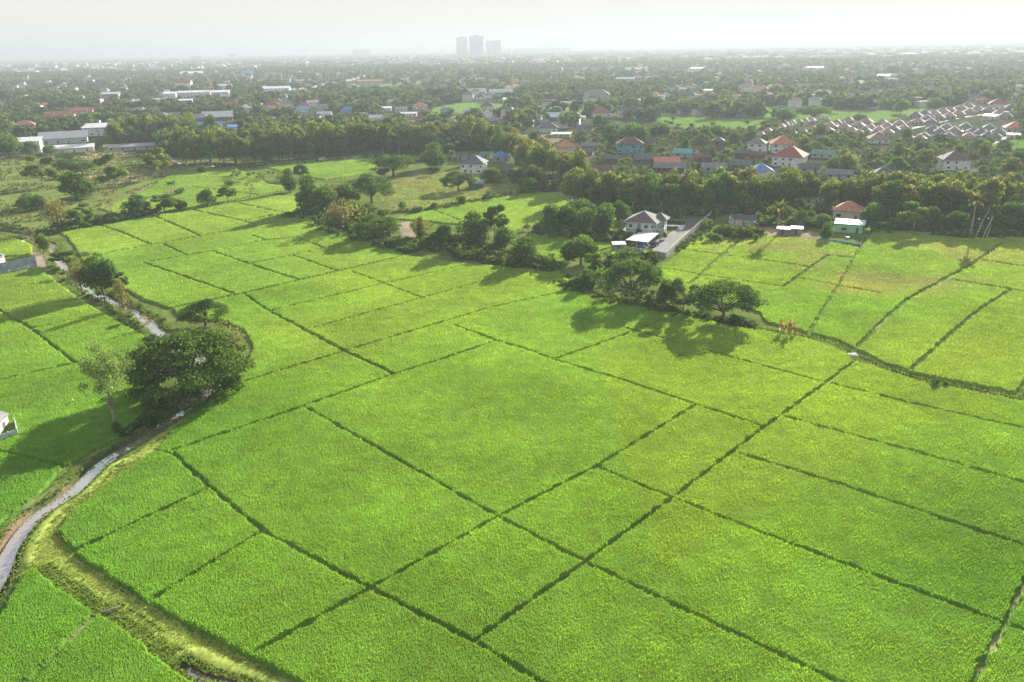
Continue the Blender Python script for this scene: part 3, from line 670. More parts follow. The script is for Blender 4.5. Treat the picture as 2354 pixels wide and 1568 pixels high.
# trees one can point at: kind, x, foot, top, width, label
HAND = [
 ('rain',440,903,745,262,'huge dark rain tree leaning over the bend of the canal',0), ('brown',530,868,748,92,'olive brown tree joined to the huge rain tree on its far side'),
 ('rain',473,748,684,108,'small flat topped rain tree just behind the huge one by the canal'),
 ('tall',266,980,800,126,'tall loose tree with forked white trunk in front of the huge rain tree'),
 ('round',360,990,940,48,'leafy green shrub hanging over the canal in front of the white trunk tree'), ('bush',273,1001,958,26,'dark creeper covered bush beside the foot of the white trunk tree'),
 ('bare',83,592,524,26,'bare dead tree at the end of the blue sheet fence'), ('round',101,582,540,28,'small dark leafy tree on the canal bank by the sheet fence'),
 ('light',156,610,574,62,'spreading feathery tree over the narrow canal, first after the sheet fence'), ('brown',190,678,600,56,'dense brownish tree on the canal bank beside a taller green one'),
 ('round',238,676,588,64,'tallest green tree in the row along the upper canal'), ('light',276,676,628,38,'thin spindly tree on the far bank of the upper canal'),
 ('brown',284,712,648,34,'slim reddish leaved tree leaning over the upper canal'), ('bare',341,758,718,30,'thin tree with few orange leaves where the upper canal meets the huge rain tree'),
 ('banana',150,642,616,30,'banana plants on the canal bank under the feathery tree'), ('banana',226,690,664,32,'banana plants by the water below the tallest canal tree'), ('banana',301,742,712,34,'pale banana plants on the canal bank opposite the bushy shore'),
 ('light',100,430,360,60,'pale feathery tree alone on the waste land, far left'), ('light',269,438,356,64,'tall pale feathery tree in the middle of the waste land'), ('light',362,411,342,52,'pale feathery tree at the edge of the waste land by the rice'),
 ('round',176,461,402,86,'broad dark evergreen on the waste land between two feathery trees'), ('rain',191,403,368,58,'dark spreading tree behind the broad evergreen'), ('round',145,388,368,42,'low dark round tree behind the far left feathery tree'), ('rain',160,370,348,80,'wide low dark canopy near the market sheds'),
 ('round',72,484,446,48,'small dark tree over a brown thicket on the waste land'), ('brown',137,528,456,52,'dry brownish tree by the head of the canal'), ('light',188,520,470,50,'scrubby tree on the bank next to the dry brownish one'), ('bare',259,505,438,34,'leafless thin tree on the rice bank'),
 ('bush',210,512,490,44,'low bush on the rice bank between two thin trees'), ('bush',240,508,488,40,'low bush at the foot of the leafless thin tree'),
 ('round',325,498,452,56,'round dark tree on the rice bank beside a small umbrella tree'), ('light',378,489,447,56,'small umbrella shaped tree leaning on the rice bank'), ('bush',361,492,473,26,'dark bush between the round tree and the umbrella tree'), ('round',415,484,459,32,'dark bushy tree right of the small umbrella tree'),
 ('round',477,474,438,38,'loose bushy tree on the rice bank, alone between gaps'), ('light',524,465,428,38,'slender twin trees on the rice bank'), ('bare',576,454,422,30,'thin scraggy tree at the end of the rice bank'),
 ('palm',396,446,421,30,'young palm on the brown mound in the rice'), ('bush',414,448,430,26,'bush on the brown mound in the rice'), ('bush',462,397,381,22,'lone bush where the rice meets the waste land'), ('bush',535,427,412,26,'bush on the rice bank in front of the banana patch'),
 ('round',116,358,335,32,'dark tree in front of the long white tent'), ('palm',243,362,341,26,'palm beside the grey market wall'), ('round',23,363,312,62,'big dark tree at the left edge in front of the white building'), ('round',71,358,328,32,'dark tree by the white block with small windows'),
 ('rain',905,405,350,102,'big rain tree at the far corner of the meadow'), ('rain',855,468,398,100,'big rain tree on the meadow edge behind the bushy row'), ('rain',868,551,488,102,'big rain tree nearest the rice at the end of the bushy row'), ('rain',1054,438,390,78,'rain tree shading the small blue shed'),
 ('round',998,386,334,56,'bright dense tree behind the meadow'), ('light',1018,352,318,40,'pale green tree peeping over the bright dense one'), ('round',666,441,393,34,'upright dark tree at the corner of three rice plots'), ('light',692,411,377,32,'small bright tree beside the banana patch'),
 ('round',713,488,412,60,'tall dark tree at the start of the bushy row'), ('round',752,490,430,56,'dense tree second in the bushy row'), ('brown',772,482,428,44,'yellowish brown tree inside the bushy row'), ('round',800,482,428,56,'dark leafy tree in the middle of the bushy row'),
 ('brown',785,528,462,74,'reddish brown twiggy tree in front of the bushy row'), ('round',812,514,464,58,'green tree leaning on the reddish brown one'), ('rain',845,498,464,46,'low dark tree between the two big rain trees'), ('bush',886,498,474,40,'bushy growth beside the low dark tree'), ('round',785,452,424,40,'bluish dark tree behind the bushy row'), ('light',884,408,386,32,'small tree on the rice edge left of the far rain tree'),
 ('bamboo',969,554,489,54,'yellow green bamboo clump beside the nearest rain tree'), ('banana',1000,566,532,40,'banana plants at the foot of the bamboo'), ('round',1024,562,518,50,'dark bushy tree right of the bamboo'), ('bush',912,570,544,50,'creeper covered heap of leaves below the nearest rain tree'), ('bush',940,578,556,46,'low green tangle in front of the creeper heap'),
 ('light',1137,552,470,48,'tall slim tree rising above the thicket in the middle of the picture'), ('round',1095,570,494,66,'dense dark tree of the middle thicket, left of the tall slim one'), ('round',1160,578,522,52,'dark tree of the middle thicket under the tall slim one'), ('round',1214,612,550,70,'bushy grey green tree at the right end of the middle thicket'), ('bush',1130,582,555,46,'low bush under the middle thicket'), ('bush',1060,566,530,44,'bush at the left end of the middle thicket'), ('bush',1250,615,580,34,'low bush at the right foot of the middle thicket'),
 ('round',1054,598,572,26,'small lone round tree on the grass before the thicket'),
 ('bush',927,483,460,24,'round bush on the hedge bank below the meadow, leftmost'), ('bush',962,488,470,26,'bush on the hedge bank between two rounder ones'), ('bush',999,481,463,22,'small upright bush on the hedge bank below the meadow'), ('bush',1061,469,446,30,'tallest bush on the hedge bank below the meadow'), ('bush',1128,458,438,40,'dry greyish bush where the meadow meets the lane'), ('bush',1030,476,466,30,'flat bush on the hedge bank beside the tallest one'),
 ('round',1130,418,390,56,'spreading tree over the dark blue shed'), ('palm',1040,392,352,28,'palm between the meadow and the white walled house'), ('bush',1000,396,380,40,'creepers at the back of the meadow'),
 ('teak',1320,471,388,62,'big teak tree beside the lane, nearest to the white house grove'), ('teak',1228,431,380,56,'dark teak tree where the lane turns out of the trees'), ('round',1222,446,412,40,'rounded shrub tree on the near side of the lane'), ('bush',1200,446,425,34,'bush at the bend of the lane'),
 ('round',1266,527,474,46,'leftmost tree of the grove beside the white house'), ('round',1304,532,474,58,'dark round tree second in the grove beside the white house'), ('round',1346,540,482,54,'leafy tree in the middle front of the grove'), ('round',1392,546,474,64,'bright edged tree of the grove closest to the white house'), ('round',1340,510,460,58,'rear tree of the grove beside the white house'), ('round',1424,520,466,44,'tree close behind the corner of the white house'), ('banana',1404,549,520,24,'banana plant at the compound wall by the white house'), ('bush',1290,540,515,40,'undergrowth along the front of the grove'),
 ('palm',1454,492,458,36,'coconut palm behind the white house'),
 ('round',1335,608,545,72,'loose bushy tree standing in front of the compound, left of the rain tree'), ('round',1306,602,556,28,'slim dark tree against the loose bushy one'),
 ('banana',1408,612,572,40,'banana plants below the compound wall, left clump'), ('banana',1446,606,566,44,'banana plants below the compound wall, middle clump'), ('banana',1482,604,568,40,'banana plants below the compound wall, right clump'), ('banana',1382,656,612,40,'tall pale banana plants left of the ditch rain tree'), ('bush',1430,592,570,44,'weeds under the compound wall'), ('light',1362,640,582,46,'dry palm like tree among bananas left of the ditch rain tree'),
 ('rain',1452,688,586,132,'dark rain tree with wide crown on the ditch in front of the compound',3), ('round',1352,664,622,40,'dark tree at the left foot of the ditch rain tree'), ('bush',1322,660,632,50,'shrubs at the left end of the ditch bank'), ('bush',1490,704,670,56,'low growth under the ditch rain tree'),
 ('round',1528,710,646,34,'slim young tree between the two ditch rain trees'), ('light',1570,718,644,58,'twiggy tree touching the right hand ditch rain tree'), ('rain',1662,738,634,160,'spreading rain tree with bare lower limbs at the right end of the ditch trees',3), ('bush',1540,716,690,40,'low shrubs between the ditch rain trees'), ('bush',1680,742,716,60,'shrubs at the foot of the right hand ditch rain tree'),
 ('youngpalm',1796,770,746,24,'pinkish young palm on the ditch bank, left of three'), ('youngpalm',1814,772,744,24,'pinkish young palm on the ditch bank, middle of three'), ('youngpalm',1826,772,752,20,'greener young palm on the ditch bank, right of three'),
 ('bush',2150,888,866,26,'dark bush on the ditch beside a smaller one'), ('bush',2175,890,872,18,'small dark bush on the ditch bank, rightmost'),
 ('palm',1786,546,474,44,'arching palm beside the small hut'), ('round',1898,551,516,28,'clipped round tree in front of the green house'), ('round',2006,523,470,50,'dark tree at the right of the green house'), ('light',2099,534,464,52,'small tree with visible trunk at the rice edge right of the green house'),
 ('drypalm',2229,549,456,44,'coconut palm with dead brown fronds at the rice edge'), ('round',2140,532,480,44,'bushy tree between the visible trunk tree and the coconut palm'), ('round',2195,540,486,52,'dense dark tree left of the coconut palm'), ('palm',2272,540,480,30,'small palm between two leaning poles'), ('round',2310,534,470,66,'dark tree mass right of the leaning poles'), ('round',2355,536,468,60,'dark tree at the right picture edge by the rice'),
 ('banana',2055,524,500,40,'banana plants right of the green house garden'), ('banana',2030,532,506,30,'banana plants at the green house fence'), ('banana',1992,548,520,22,'banana plants inside the green house fence'), ('bush',2080,528,505,60,'creepers along the rice edge right of the green house'),
 ('round',1795,508,472,54,'round tree behind the arching palm'), ('round',1842,520,486,38,'green tree behind the small hut'), ('round',1862,512,484,30,'dark tree between the hut and the orange roof'), ('round',1888,524,494,34,'leafy tree left of the green house porch'), ('palm',1915,500,478,26,'palm like shrub before the orange hip roof'),
 ('bush',1672,536,512,50,'hedge shrubs in front of the low pink house'), ('bush',1700,542,520,40,'garden bushes below the low pink house'), ('banana',1722,544,518,28,'banana plants by the green awning'), ('bush',1640,555,530,34,'weeds on the outer side of the long white wall'), ('bush',1625,525,500,34,'shrub over the far end of the long white wall'),
]
for q in HAND: T(*q[:6], None, q[6] if len(q) > 6 else None)
for i in range(26):     # the banana patch beyond the rice
    x = 528 + 128 * random.random(); yb = 402 + 0.05 * (x - 528) + 14 * random.random()
    T('banana', x, yb, yb - 16 - 5 * random.random(), 15, 'banana plant in the patch at the end of the far rice', 'banana plants in the patch beyond the rice')

# buildings: x, foot y, width (px), depth/width, storeys, roof, roof colour, wall colour, turn (deg), label
RED, ORG, BRN, GRY, DGR, BLU, WHT, TEA, PNK, GRN = (.34,.095,.065), (.60,.25,.15), (.15,.095,.08), (.24,.24,.24), (.13,.135,.14), (.07,.22,.48), (.62,.62,.61), (.12,.36,.38), (.36,.22,.18), (.16,.30,.22)
CRM, WW, WOOD, GW, PW, DKW = (.62,.56,.46), (.72,.72,.70), (.17,.09,.055), (.40,.41,.41), (.62,.42,.36), (.13,.13,.14)
HOUSE_PX = [
 (1090,400,60,.9,2,'hip',DGR,WW,-12,'white two storey house with dark hip roof behind the meadow'), (1152,372,40,.9,1,'hip',BLU,GW,10,'bright blue hip roof behind the meadow house'), (1062,368,30,.8,1,'gable',DGR,GW,-8,'small dark roofed shed left of the meadow house'), (1116,364,24,.8,1,'gable',GRN,GW,0,'dull green roof squeezed between the meadow house and the blue roof'),
 (1094,434,36,.5,1,'gable',TEA,DKW,8,'dark blue green shed with rusty roof by the meadow rain tree'),
 (1301,358,42,1,2,'hip',ORG,CRM,14,'cream house with orange hip roof beside the yellow teaks'), (1282,346,42,.7,1,'gable',DGR,GW,14,'dark grey roof touching the orange roofed cream house'), (1344,358,44,.7,1,'gable',DGR,WOOD,-10,'brown timber house with long dark roof right of the cream house'), (1357,345,42,.7,1,'gable',GRY,WOOD,-10,'grey roofed timber house behind another timber house'),
 (1447,352,64,.7,2,'hip',BRN,TEA,6,'wide brown hip roofed house with turquoise walls'), (1480,336,56,.6,1,'gable',DGR,WOOD,-5,'long dark roofed house behind the brown hip roof'), (1571,362,44,.8,1,'gable',TEA,GW,-14,'house with pale turquoise roof in the village middle'), (1482,376,56,.8,1,'gable',DGR,DKW,16,'big dark grey gable house in front of the brown hip roof'), (1530,386,62,.8,1,'gable',ORG,WOOD,12,'low house with broad orange gable roof'), (1613,372,40,.8,1,'gable',BRN,WOOD,10,'small dark brown timber house in the village middle'),
 (1408,376,36,.8,1,'gable',DGR,WOOD,-12,'timber house with weathered wall beside the round garden tree'), (1381,402,50,.7,1,'gable',BRN,PW,10,'brown roofed house half hidden behind the teak belt'), (1540,396,76,.5,1,'gable',GRY,WOOD,-4,'very long grey roof just behind the teak belt'), (1640,396,58,.6,1,'gable',GRY,GW,8,'grey roofed house right of the very long roof'), (1706,390,48,.8,1,'gable',DGR,WOOD,-14,'dark timber house with steep gable in the right village'), (1742,366,38,.7,1,'gable',BRN,WOOD,-8,'low dark timber house under the white walled one'), (1738,350,44,.7,2,'hip',GRY,WW,-10,'white walled house with grey roof in the right village'), (1706,362,38,.6,1,'gable',DGR,WOOD,-8,'narrow dark roof left of the white walled house'), (1718,416,42,.9,1,'hip',RED,WW,14,'maroon roofed house beside the blue roof'), (1650,344,28,.9,2,'hip',DGR,WOOD,0,'small upright dark house near the coconut palms'),
 (1748,408,54,.9,1,'hip',(.16,.30,.50),WW,8,'large bright blue hip roof beyond the teak belt'), (1797,352,58,.9,2,'hip',ORG,WW,10,'two storey white house with orange roof in the right village'), (1814,384,74,.9,2,'hip',RED,WW,-12,'big house with deep red roof and white balconies'), (1893,364,54,.6,1,'gable',GRN,GW,-14,'long greenish grey roof in the trees right of the red roof'), (2018,330,48,.9,1,'hip',PNK,WW,12,'house with sunlit pink hip roof among the trees'), (2190,392,62,.9,2,'hip',BRN,WW,16,'dark maroon roofed white house in the right trees'), (1862,398,46,.8,1,'gable',DGR,GW,-6,'dark sheet roofed house right of the red roof'), (1930,412,60,.6,1,'gable',GRY,GW,-8,'grey roofed house behind the right teak belt'), (2030,412,46,.8,1,'hip',DGR,GW,12,'dark hip roof just left of the tall teaks'), (2014,432,30,.9,1,'gable',ORG,PW,8,'small salmon roof above the right teak belt'), (1862,470,34,.9,1,'gable',GRY,WW,-20,'white gabled porch house behind the lane'),
 # left: market and works
 (71,352,56,.8,3,'shed',WHT,WW,-10,'white three storey block with small windows by the market'), (150,330,108,.55,1.6,'gable',(.42,.43,.44),(.62,.63,.64),-4,'large grey sheet roofed market hall'), (162,352,112,.32,1.2,'shed',WHT,WW,-4,'long white tent roof in front of the market hall'), (226,313,58,.8,2.6,'shed',WHT,WW,-16,'white box showroom with dark windows at the market'), (300,346,120,.25,.9,'shed',(.28,.28,.28),(.5,.5,.49),-5,'long low grey market wall building'), (20,338,60,.5,1,'shed',GRY,GW,0,'grey flat roof at the left edge of the market'),
 (140,272,66,.5,1.4,'gable',RED,PW,-6,'long low red temple roof'), (190,266,52,.6,2.0,'gable',RED,PW,-6,'taller red temple hall with golden finial'), (256,229,42,.6,3,'shed',GW,(.45,.3,.28),-14,'brown and white three storey school block'), (392,224,30,.8,2,'shed',WHT,WW,-8,'white block at the left end of the white complex'), (430,224,40,.6,2.6,'shed',WHT,WW,-8,'white complex wing left of the middle'), (466,224,42,.6,2.8,'shed',WHT,WW,-8,'white complex wing in the middle'), (508,224,44,.6,2.8,'shed',WHT,WW,-8,'white complex wing at the right end'), (424,205,38,.8,4.6,'gable',RED,WW,-10,'white five storey block with red roof behind the white complex'), (516,206,38,.6,2.4,'shed',GW,GW,-8,'grey white warehouse behind the complex'),
 (502,278,72,.7,1.5,'gable',WHT,DKW,-6,'big warehouse with bright white roof left of centre'), (449,283,42,.9,1.8,'gable',DGR,DKW,12,'dark modern house beside the white roofed warehouse'), (404,272,44,.7,1,'gable',GRY,GW,-8,'pale grey shed roof left of the dark modern house'), (484,294,58,.5,1,'gable',BLU,GW,-2,'long bright blue shed roof below the white warehouse'), (368,272,34,.8,1,'hip',BRN,WW,6,'dark maroon hip roof by the left tree clump'), (428,246,34,.5,3,'shed',WHT,GW,-10,'open white parking block below the white complex'), (376,217,32,.6,1.6,'shed',WHT,GW,-4,'white flat shed left of the white complex'), (567,260,26,.9,2,'hip',WHT,WW,10,'white pavilion house with pale hip roof'), (105,252,26,.9,1.6,'hip',ORG,CRM,0,'orange roofed house above the temple'), (59,294,44,.6,1,'hip',ORG,PW,-4,'long orange roof at the left of the market'), (14,243,30,.6,1.4,'gable',RED,WW,-10,'red roofed building at the far left edge'), (204,191,26,.8,1.6,'gable',TEA,WW,-12,'small green roofed church with a spire'), (441,172,54,.5,1.6,'shed',WHT,WW,-6,'far white warehouse in the left trees'), (569,173,26,.8,2.4,'gable',BLU,WW,12,'white hall with blue gable roof in far trees'), (540,302,30,.8,1.4,'shed',BLU,WW,-4,'white house with a blue lean to roof'), (232,252,26,.8,1.2,'hip',BRN,CRM,4,'brown hip roof left of the market trees'),
 # centre distance
 (626,250,36,.8,1.5,'hip',RED,WW,0,'large red hip roof in the far village row'), (660,246,30,.9,1.6,'hip',GRY,WW,6,'grey hip roof right of the large red one'), (700,250,28,.8,1.4,'hip',RED,WW,0,'red roof beside the white gable'), (718,246,28,.8,2,'gable',GRY,WW,20,'white steep gabled house in the far village row'), (693,258,30,.7,1.2,'gable',BLU,WW,8,'blue roof in front of the white gable'), (655,256,28,.8,1.2,'hip',RED,PW,0,'second red hip roof in the far village row'), (628,258,18,.8,1.2,'hip',ORG,WW,0,'small orange red roof under the large red one'), (745,250,36,.6,1,'gable',GRY,WW,-4,'flat grey shed at the end of the far row'), (747,270,34,.6,1.4,'gable',WHT,WW,-14,'bright white sheet roof among dark trees'), (720,274,36,.6,1,'gable',DGR,WW,-10,'dark roof left of the bright white sheet roof'), (799,262,30,.9,1.2,'hip',BLU,GW,4,'lone blue hip roof in the dark trees'), (966,252,36,.8,1.2,'hip',ORG,WW,0,'orange hip roof beside the far green field'), (886,256,30,.6,1.2,'shed',WHT,WW,-4,'white flat roof left of the orange hip roof'), (922,258,28,.8,1.2,'gable',GRY,WW,8,'grey gable house left of the orange hip roof'), (940,268,40,.4,1,'shed',WHT,WW,-4,'long white flat roofed house behind the belt'), (862,278,34,.7,1.2,'gable',WHT,WW,-12,'white roof rising behind the tree belt'), (888,280,24,.8,1,'gable',BLU,GW,4,'blue roof beside the white roof behind the belt'), (966,280,26,.8,1,'hip',RED,WW,6,'dark red roof behind the belt'), (946,290,18,.8,1.2,'hip',ORG,PW,0,'small orange roof just above the tree belt'), (1022,282,28,.7,1,'gable',DGR,GW,-10,'dark blue grey roof behind the belt'), (1038,294,32,.8,1,'hip',GRY,WW,6,'grey hip roof just above the belt'), (1076,268,20,.9,1.8,'gable',BLU,WW,14,'little white house with blue gable'), (1140,284,40,.7,1,'gable',GRY,GW,12,'grey gable roof right of the little blue gable'), (1120,250,34,.8,1,'hip',BRN,WW,0,'dark brown roof at the edge of the far field'), (1124,226,22,.8,1.6,'hip',GRY,WW,0,'grey hip roof in front of the long white factory'), (1104,230,22,.8,1.6,'hip',BRN,WW,0,'brown hip roof in front of the long white factory'), (1172,236,34,.6,1.4,'shed',WHT,WW,-4,'pair of white flat roofed houses by the far field'),
 (1090,217,60,.5,1.4,'gable',WHT,GW,-2,'long white factory roof, left half'), (1152,218,58,.5,1.4,'gable',WHT,GW,-2,'long white factory roof, right half'), (1097,190,40,.6,2,'gable',GW,GW,-2,'grey temple like roof above the factory'), (635,212,70,.4,2.2,'shed',WHT,WW,-8,'white and yellow shop building on the highway'), (689,194,20,.8,2.6,'shed',PNK,PW,0,'pink block beside the highway'), (628,174,18,.8,2,'hip',ORG,CRM,0,'salmon roofed house in far left trees'), (852,191,64,.3,1.4,'shed',RED,GW,-4,'long red fronted sheds by the highway'),
 (1382,270,46,.9,1.4,'hip',RED,WW,8,'big orange red roof at the edge of the middle field'), (1270,278,42,.9,1.4,'gable',WHT,DKW,-22,'white barn roof beside the dry yard'), (1216,292,24,.8,1.6,'shed',WHT,WW,-6,'white box house left of the dry yard'), (1246,288,30,.7,1,'gable',GRY,BLU,-10,'low sheds with a blue front by the dry yard'), (1260,305,48,.8,1.2,'hip',DGR,WW,4,'white house with dark hip roof below the dry yard'), (1345,302,38,.7,1,'gable',DGR,GW,-12,'dark roof right of the dark hip roofed house'), (1290,316,48,.4,.8,'shed',WHT,GW,-5,'white flat sheds above the yellow teaks'), (1204,328,16,.9,1.6,'gable',WHT,WW,-10,'small white shrine like house at the teaks'), (1336,276,20,.6,.9,'shed',WHT,GW,-4,'white carport roof beside the orange red roof'),
 (1310,242,46,.3,1,'shed',GRY,WW,-3,'long low sheds at the back of the middle field'), (1264,240,32,.5,1.2,'gable',WHT,WW,-3,'white houses left of the long low sheds'), (1372,226,62,.6,1.6,'hip',GRY,CRM,0,'cluster of grey hip roofs behind the middle field'), (1273,216,20,.7,1.4,'shed',GRN,WW,0,'green roofed shed in far trees'), (1505,227,28,.9,1.4,'hip',ORG,WW,0,'brown orange hip roof between round trees'), (1530,227,22,.9,1.6,'hip',GW,WW,4,'white house with pale hip roof between round trees'), (1550,208,22,.9,1.6,'hip',RED,WW,0,'red hip roof right of the pale hip roof'), (1586,203,24,.9,1.4,'hip',RED,WW,0,'white house with red roof in far trees'), (1590,221,34,.6,1.2,'gable',GRY,WW,-6,'grey long house below the red roofs'), (1629,215,24,.7,1.4,'shed',WHT,WW,-12,'bright white sheet roof left of the temple'), (1716,212,30,.8,3,'gable',PNK,WW,-24,'temple hall with tiered orange roof, left tier'), (1748,214,36,.8,2.2,'gable',ORG,WW,-24,'temple hall with tiered orange roof, right tier'), (1720,191,32,.4,1.6,'gable',ORG,GW,-6,'long orange roof behind the temple'), (1437,192,46,.4,3,'shed',BLU,PW,-4,'pale block with a bright blue panel'), (1462,165,54,.5,2,'shed',GRN,GW,-4,'long pale green factory roof far away'), (1602,166,34,.6,3,'shed',WHT,WW,-8,'white stepped building in the far haze'), (1692,229,22,.8,1.2,'hip',ORG,WW,0,'small brown roof under the temple'),
 (1873,161,40,.4,2.0,'shed',GW,GW,-2,'white canopy roof on posts far right'), (2114,171,22,.9,2.4,'hip',GRY,WW,6,'white house with grey pyramid roof far right'), (2030,182,28,.7,2.0,'shed',GW,WW,-10,'white stepped house in far right trees'), (2257,237,24,.8,1.2,'hip',ORG,PW,0,'bright orange roof at the far right'), (2292,250,40,.9,1.6,'hip',RED,WW,6,'maroon roof beside the bright orange one'), (2229,235,30,.6,1,'gable',GRY,WW,-4,'grey roof left of the bright orange one'), (2240,226,18,.7,1.2,'gable',BLU,WW,0,'small blue roof at the far right'), (2275,276,28,.6,1.2,'shed',WHT,CRM,-12,'cream house with white flat roof beside the estate'), (2330,306,46,.9,1.2,'hip',ORG,CRM,12,'salmon hip roof at the right end of the estate'), (2328,318,28,.5,.8,'shed',WHT,CRM,6,'white carport roof below the salmon roof'),
]
HOUSE_XY = [(P(h[0], h[1])[:2], h[2] * mpp(P(h[0], h[1]))) for h in HOUSE_PX]
def clear_of_houses(p, w, h, fr=2.6):
    for (c, hw) in HOUSE_XY:
        dx, dy = p[0] - c[0], p[1] - c[1]; q = c / np.linalg.norm(c); t = dx * q[0] + dy * q[1]; s = abs(dx * q[1] - dy * q[0])
        if s < hw * .5 + w * .35 and -h * fr - hw * .4 < t < hw * .7: return False
    return True
def belt(line, n, kinds, hr, wr, back, label, group, clear=True):
    q = PX(line); s = np.concatenate([[0], np.cumsum(seg_len(q))]); m = 0
    for i in range(n * 4):
        if m >= n: break
        d = (m + random.random()) / n * s[-1]; p = np.array([np.interp(d, s, q[:, 0]), np.interp(d, s, q[:, 1])]) + np.array([random.uniform(-2, 2), random.random() ** 1.3 * back])
        h, w = random.uniform(*hr), random.uniform(*wr)
        if clear and not clear_of_houses(p, w, h) and i < n * 3: continue
        k = random.choice(kinds); tree_at(k, (p[0], p[1], 0), h * (.85 if k == 'round' else 1), w, label, group); m += 1
belt([(392,374),(470,381),(560,382),(640,374),(770,362),(870,352)], 44, ['teak','teak','teak','round'], (16,25), (9,15), 26, 'tall olive tree in the belt behind the dirt road and far rice', 'trees of the belt behind the far rice')
belt([(880,356),(950,362),(1010,350),(1090,350),(1160,372)], 24, ['teak','teak','round','light'], (16,23), (11,15), 45, 'tall tree in the dense belt behind the meadow', 'trees of the belt behind the meadow')
belt([(268,338),(310,330),(380,332),(440,328)], 18, ['teak','teak','round'], (18,24), (12,16), 60, 'olive tree in the clump right of the market buildings', 'trees right of the market')
belt([(1175,372),(1200,392),(1250,418),(1290,428),(1345,448)], 22, ['teak'], (15,19), (9,12), 30, 'yellow flowered teak tree beside the winding lane', 'teak trees beside the lane')
belt([(1345,474),(1420,484),(1500,490),(1600,486),(1745,482)], 38, ['teak','teak','teak','round'], (10.5,18), (7.5,12.5), 18, 'yellow topped teak tree in the belt behind the white house', 'teak trees behind the white house')
belt([(1745,482),(1850,478),(1960,484),(2050,498)], 22, ['teak','teak','round'], (10,17.5), (7.5,12), 18, 'yellow topped teak tree in the belt behind the orange roofed house', 'teak trees behind the orange roofed house')
belt([(2030,506),(2130,512),(2240,520),(2380,522)], 30, ['teak','round','teak','bamboo'], (14,20), (10,14), 45, 'tall tree in the dark wood along the right rice edge', 'trees of the wood at the right')
m = 0
while m < 110:           # gardens of the village
    p = scatter(VILLAGE, 30)[0]; k = random.choice(['round','round','round','banana','palm','light','bush','teak'])
    h = {'banana': 4.5, 'palm': 11, 'bush': 4, 'teak': 12}.get(k, random.uniform(6, 10)); w = {'banana': 6, 'palm': 7, 'bush': 6}.get(k, random.uniform(8, 12))
    if p[1] < 340 or not clear_of_houses(p, w, h, 5.5): continue
    tree_at(k, (p[0], p[1], 0), h, w, {'banana': 'banana plant between the village houses', 'palm': 'palm rising among the village roofs', 'bush': 'bush between the village houses', 'round': 'dark leafy tree between the village houses', 'light': 'pale airy tree between the village houses', 'teak': 'yellow topped tree between the village houses'}[k], 'plants of the village gardens: ' + NAMES[k].replace('_', ' ')); m += 1
for (x, yb, yt, w, lab) in [(1375,300,268,34,''),(1545,262,230,74,''),(1586,262,232,62,''),(1640,272,238,40,''),(1700,270,232,70,''),(1450,252,225,44,''),(1500,256,222,46,''),(1410,252,228,36,''),(1645,322,290,46,''),(1620,330,298,36,''),(1400,330,286,50,''),(1455,335,286,60,''),(1520,318,286,50,''),(1870,276,240,92,''),(1800,280,252,60,''),(1975,282,262,26,''),(2070,262,232,30,''),(2150,254,228,38,''),(1960,250,220,70,'')]:
    T('rain' if w > 66 else 'round', x, yb, yt, w, 'dark tree standing around the far rice fields', 'trees around the far rice fields')

# ------------------------------------------------------------------ buildings
def boxat(x0, x1, y0, y1, z0, z1, name, mat, parent): return MB().box(x0, x1, y0, y1, z0, z1).build(name, mat, parent)
def window(parent, x, y, z, w, h, face='front', frame=None, detail=False):
    """a window set into a wall face: frame and glass standing a little proud"""
    fr = frame or wallm((.6, .6, .58)); t = .05
    if face == 'front': a = (x - w / 2, x + w / 2, y - t, y + .05)
    elif face == 'back': a = (x - w / 2, x + w / 2, y - .05, y + t)
    elif face == 'right': a = (x - .05, x + t, y - w / 2, y + w / 2)
    else: a = (x - t, x + .05, y - w / 2, y + w / 2)
    if not detail: return boxat(*a, z, z + h, 'window', M_GLASS, parent)
    f = boxat(*a, z, z + h, 'window', fr, parent)
    q = .09; g = .025
    if face == 'front': b = (a[0] + q, a[1] - q, a[2] - g, a[3])
    elif face == 'back': b = (a[0] + q, a[1] - q, a[2], a[3] + g)
    elif face == 'right': b = (a[0], a[1] + g, a[2] + q, a[3] - q)
    else: b = (a[0] - g, a[1], a[2] + q, a[3] - q)
    boxat(*b, z + q, z + h - q, 'pane', M_GLASS, f); return f
CATS = [('temple', 'temple'), ('church', 'church'), ('warehouse', 'warehouse'), ('factory', 'factory'), ('shed', 'shed'), ('barn', 'barn'), ('market', 'market building'), ('tent', 'market tent'), ('complex', 'building'), ('block', 'building'), ('building', 'building'), ('canopy', 'canopy')]
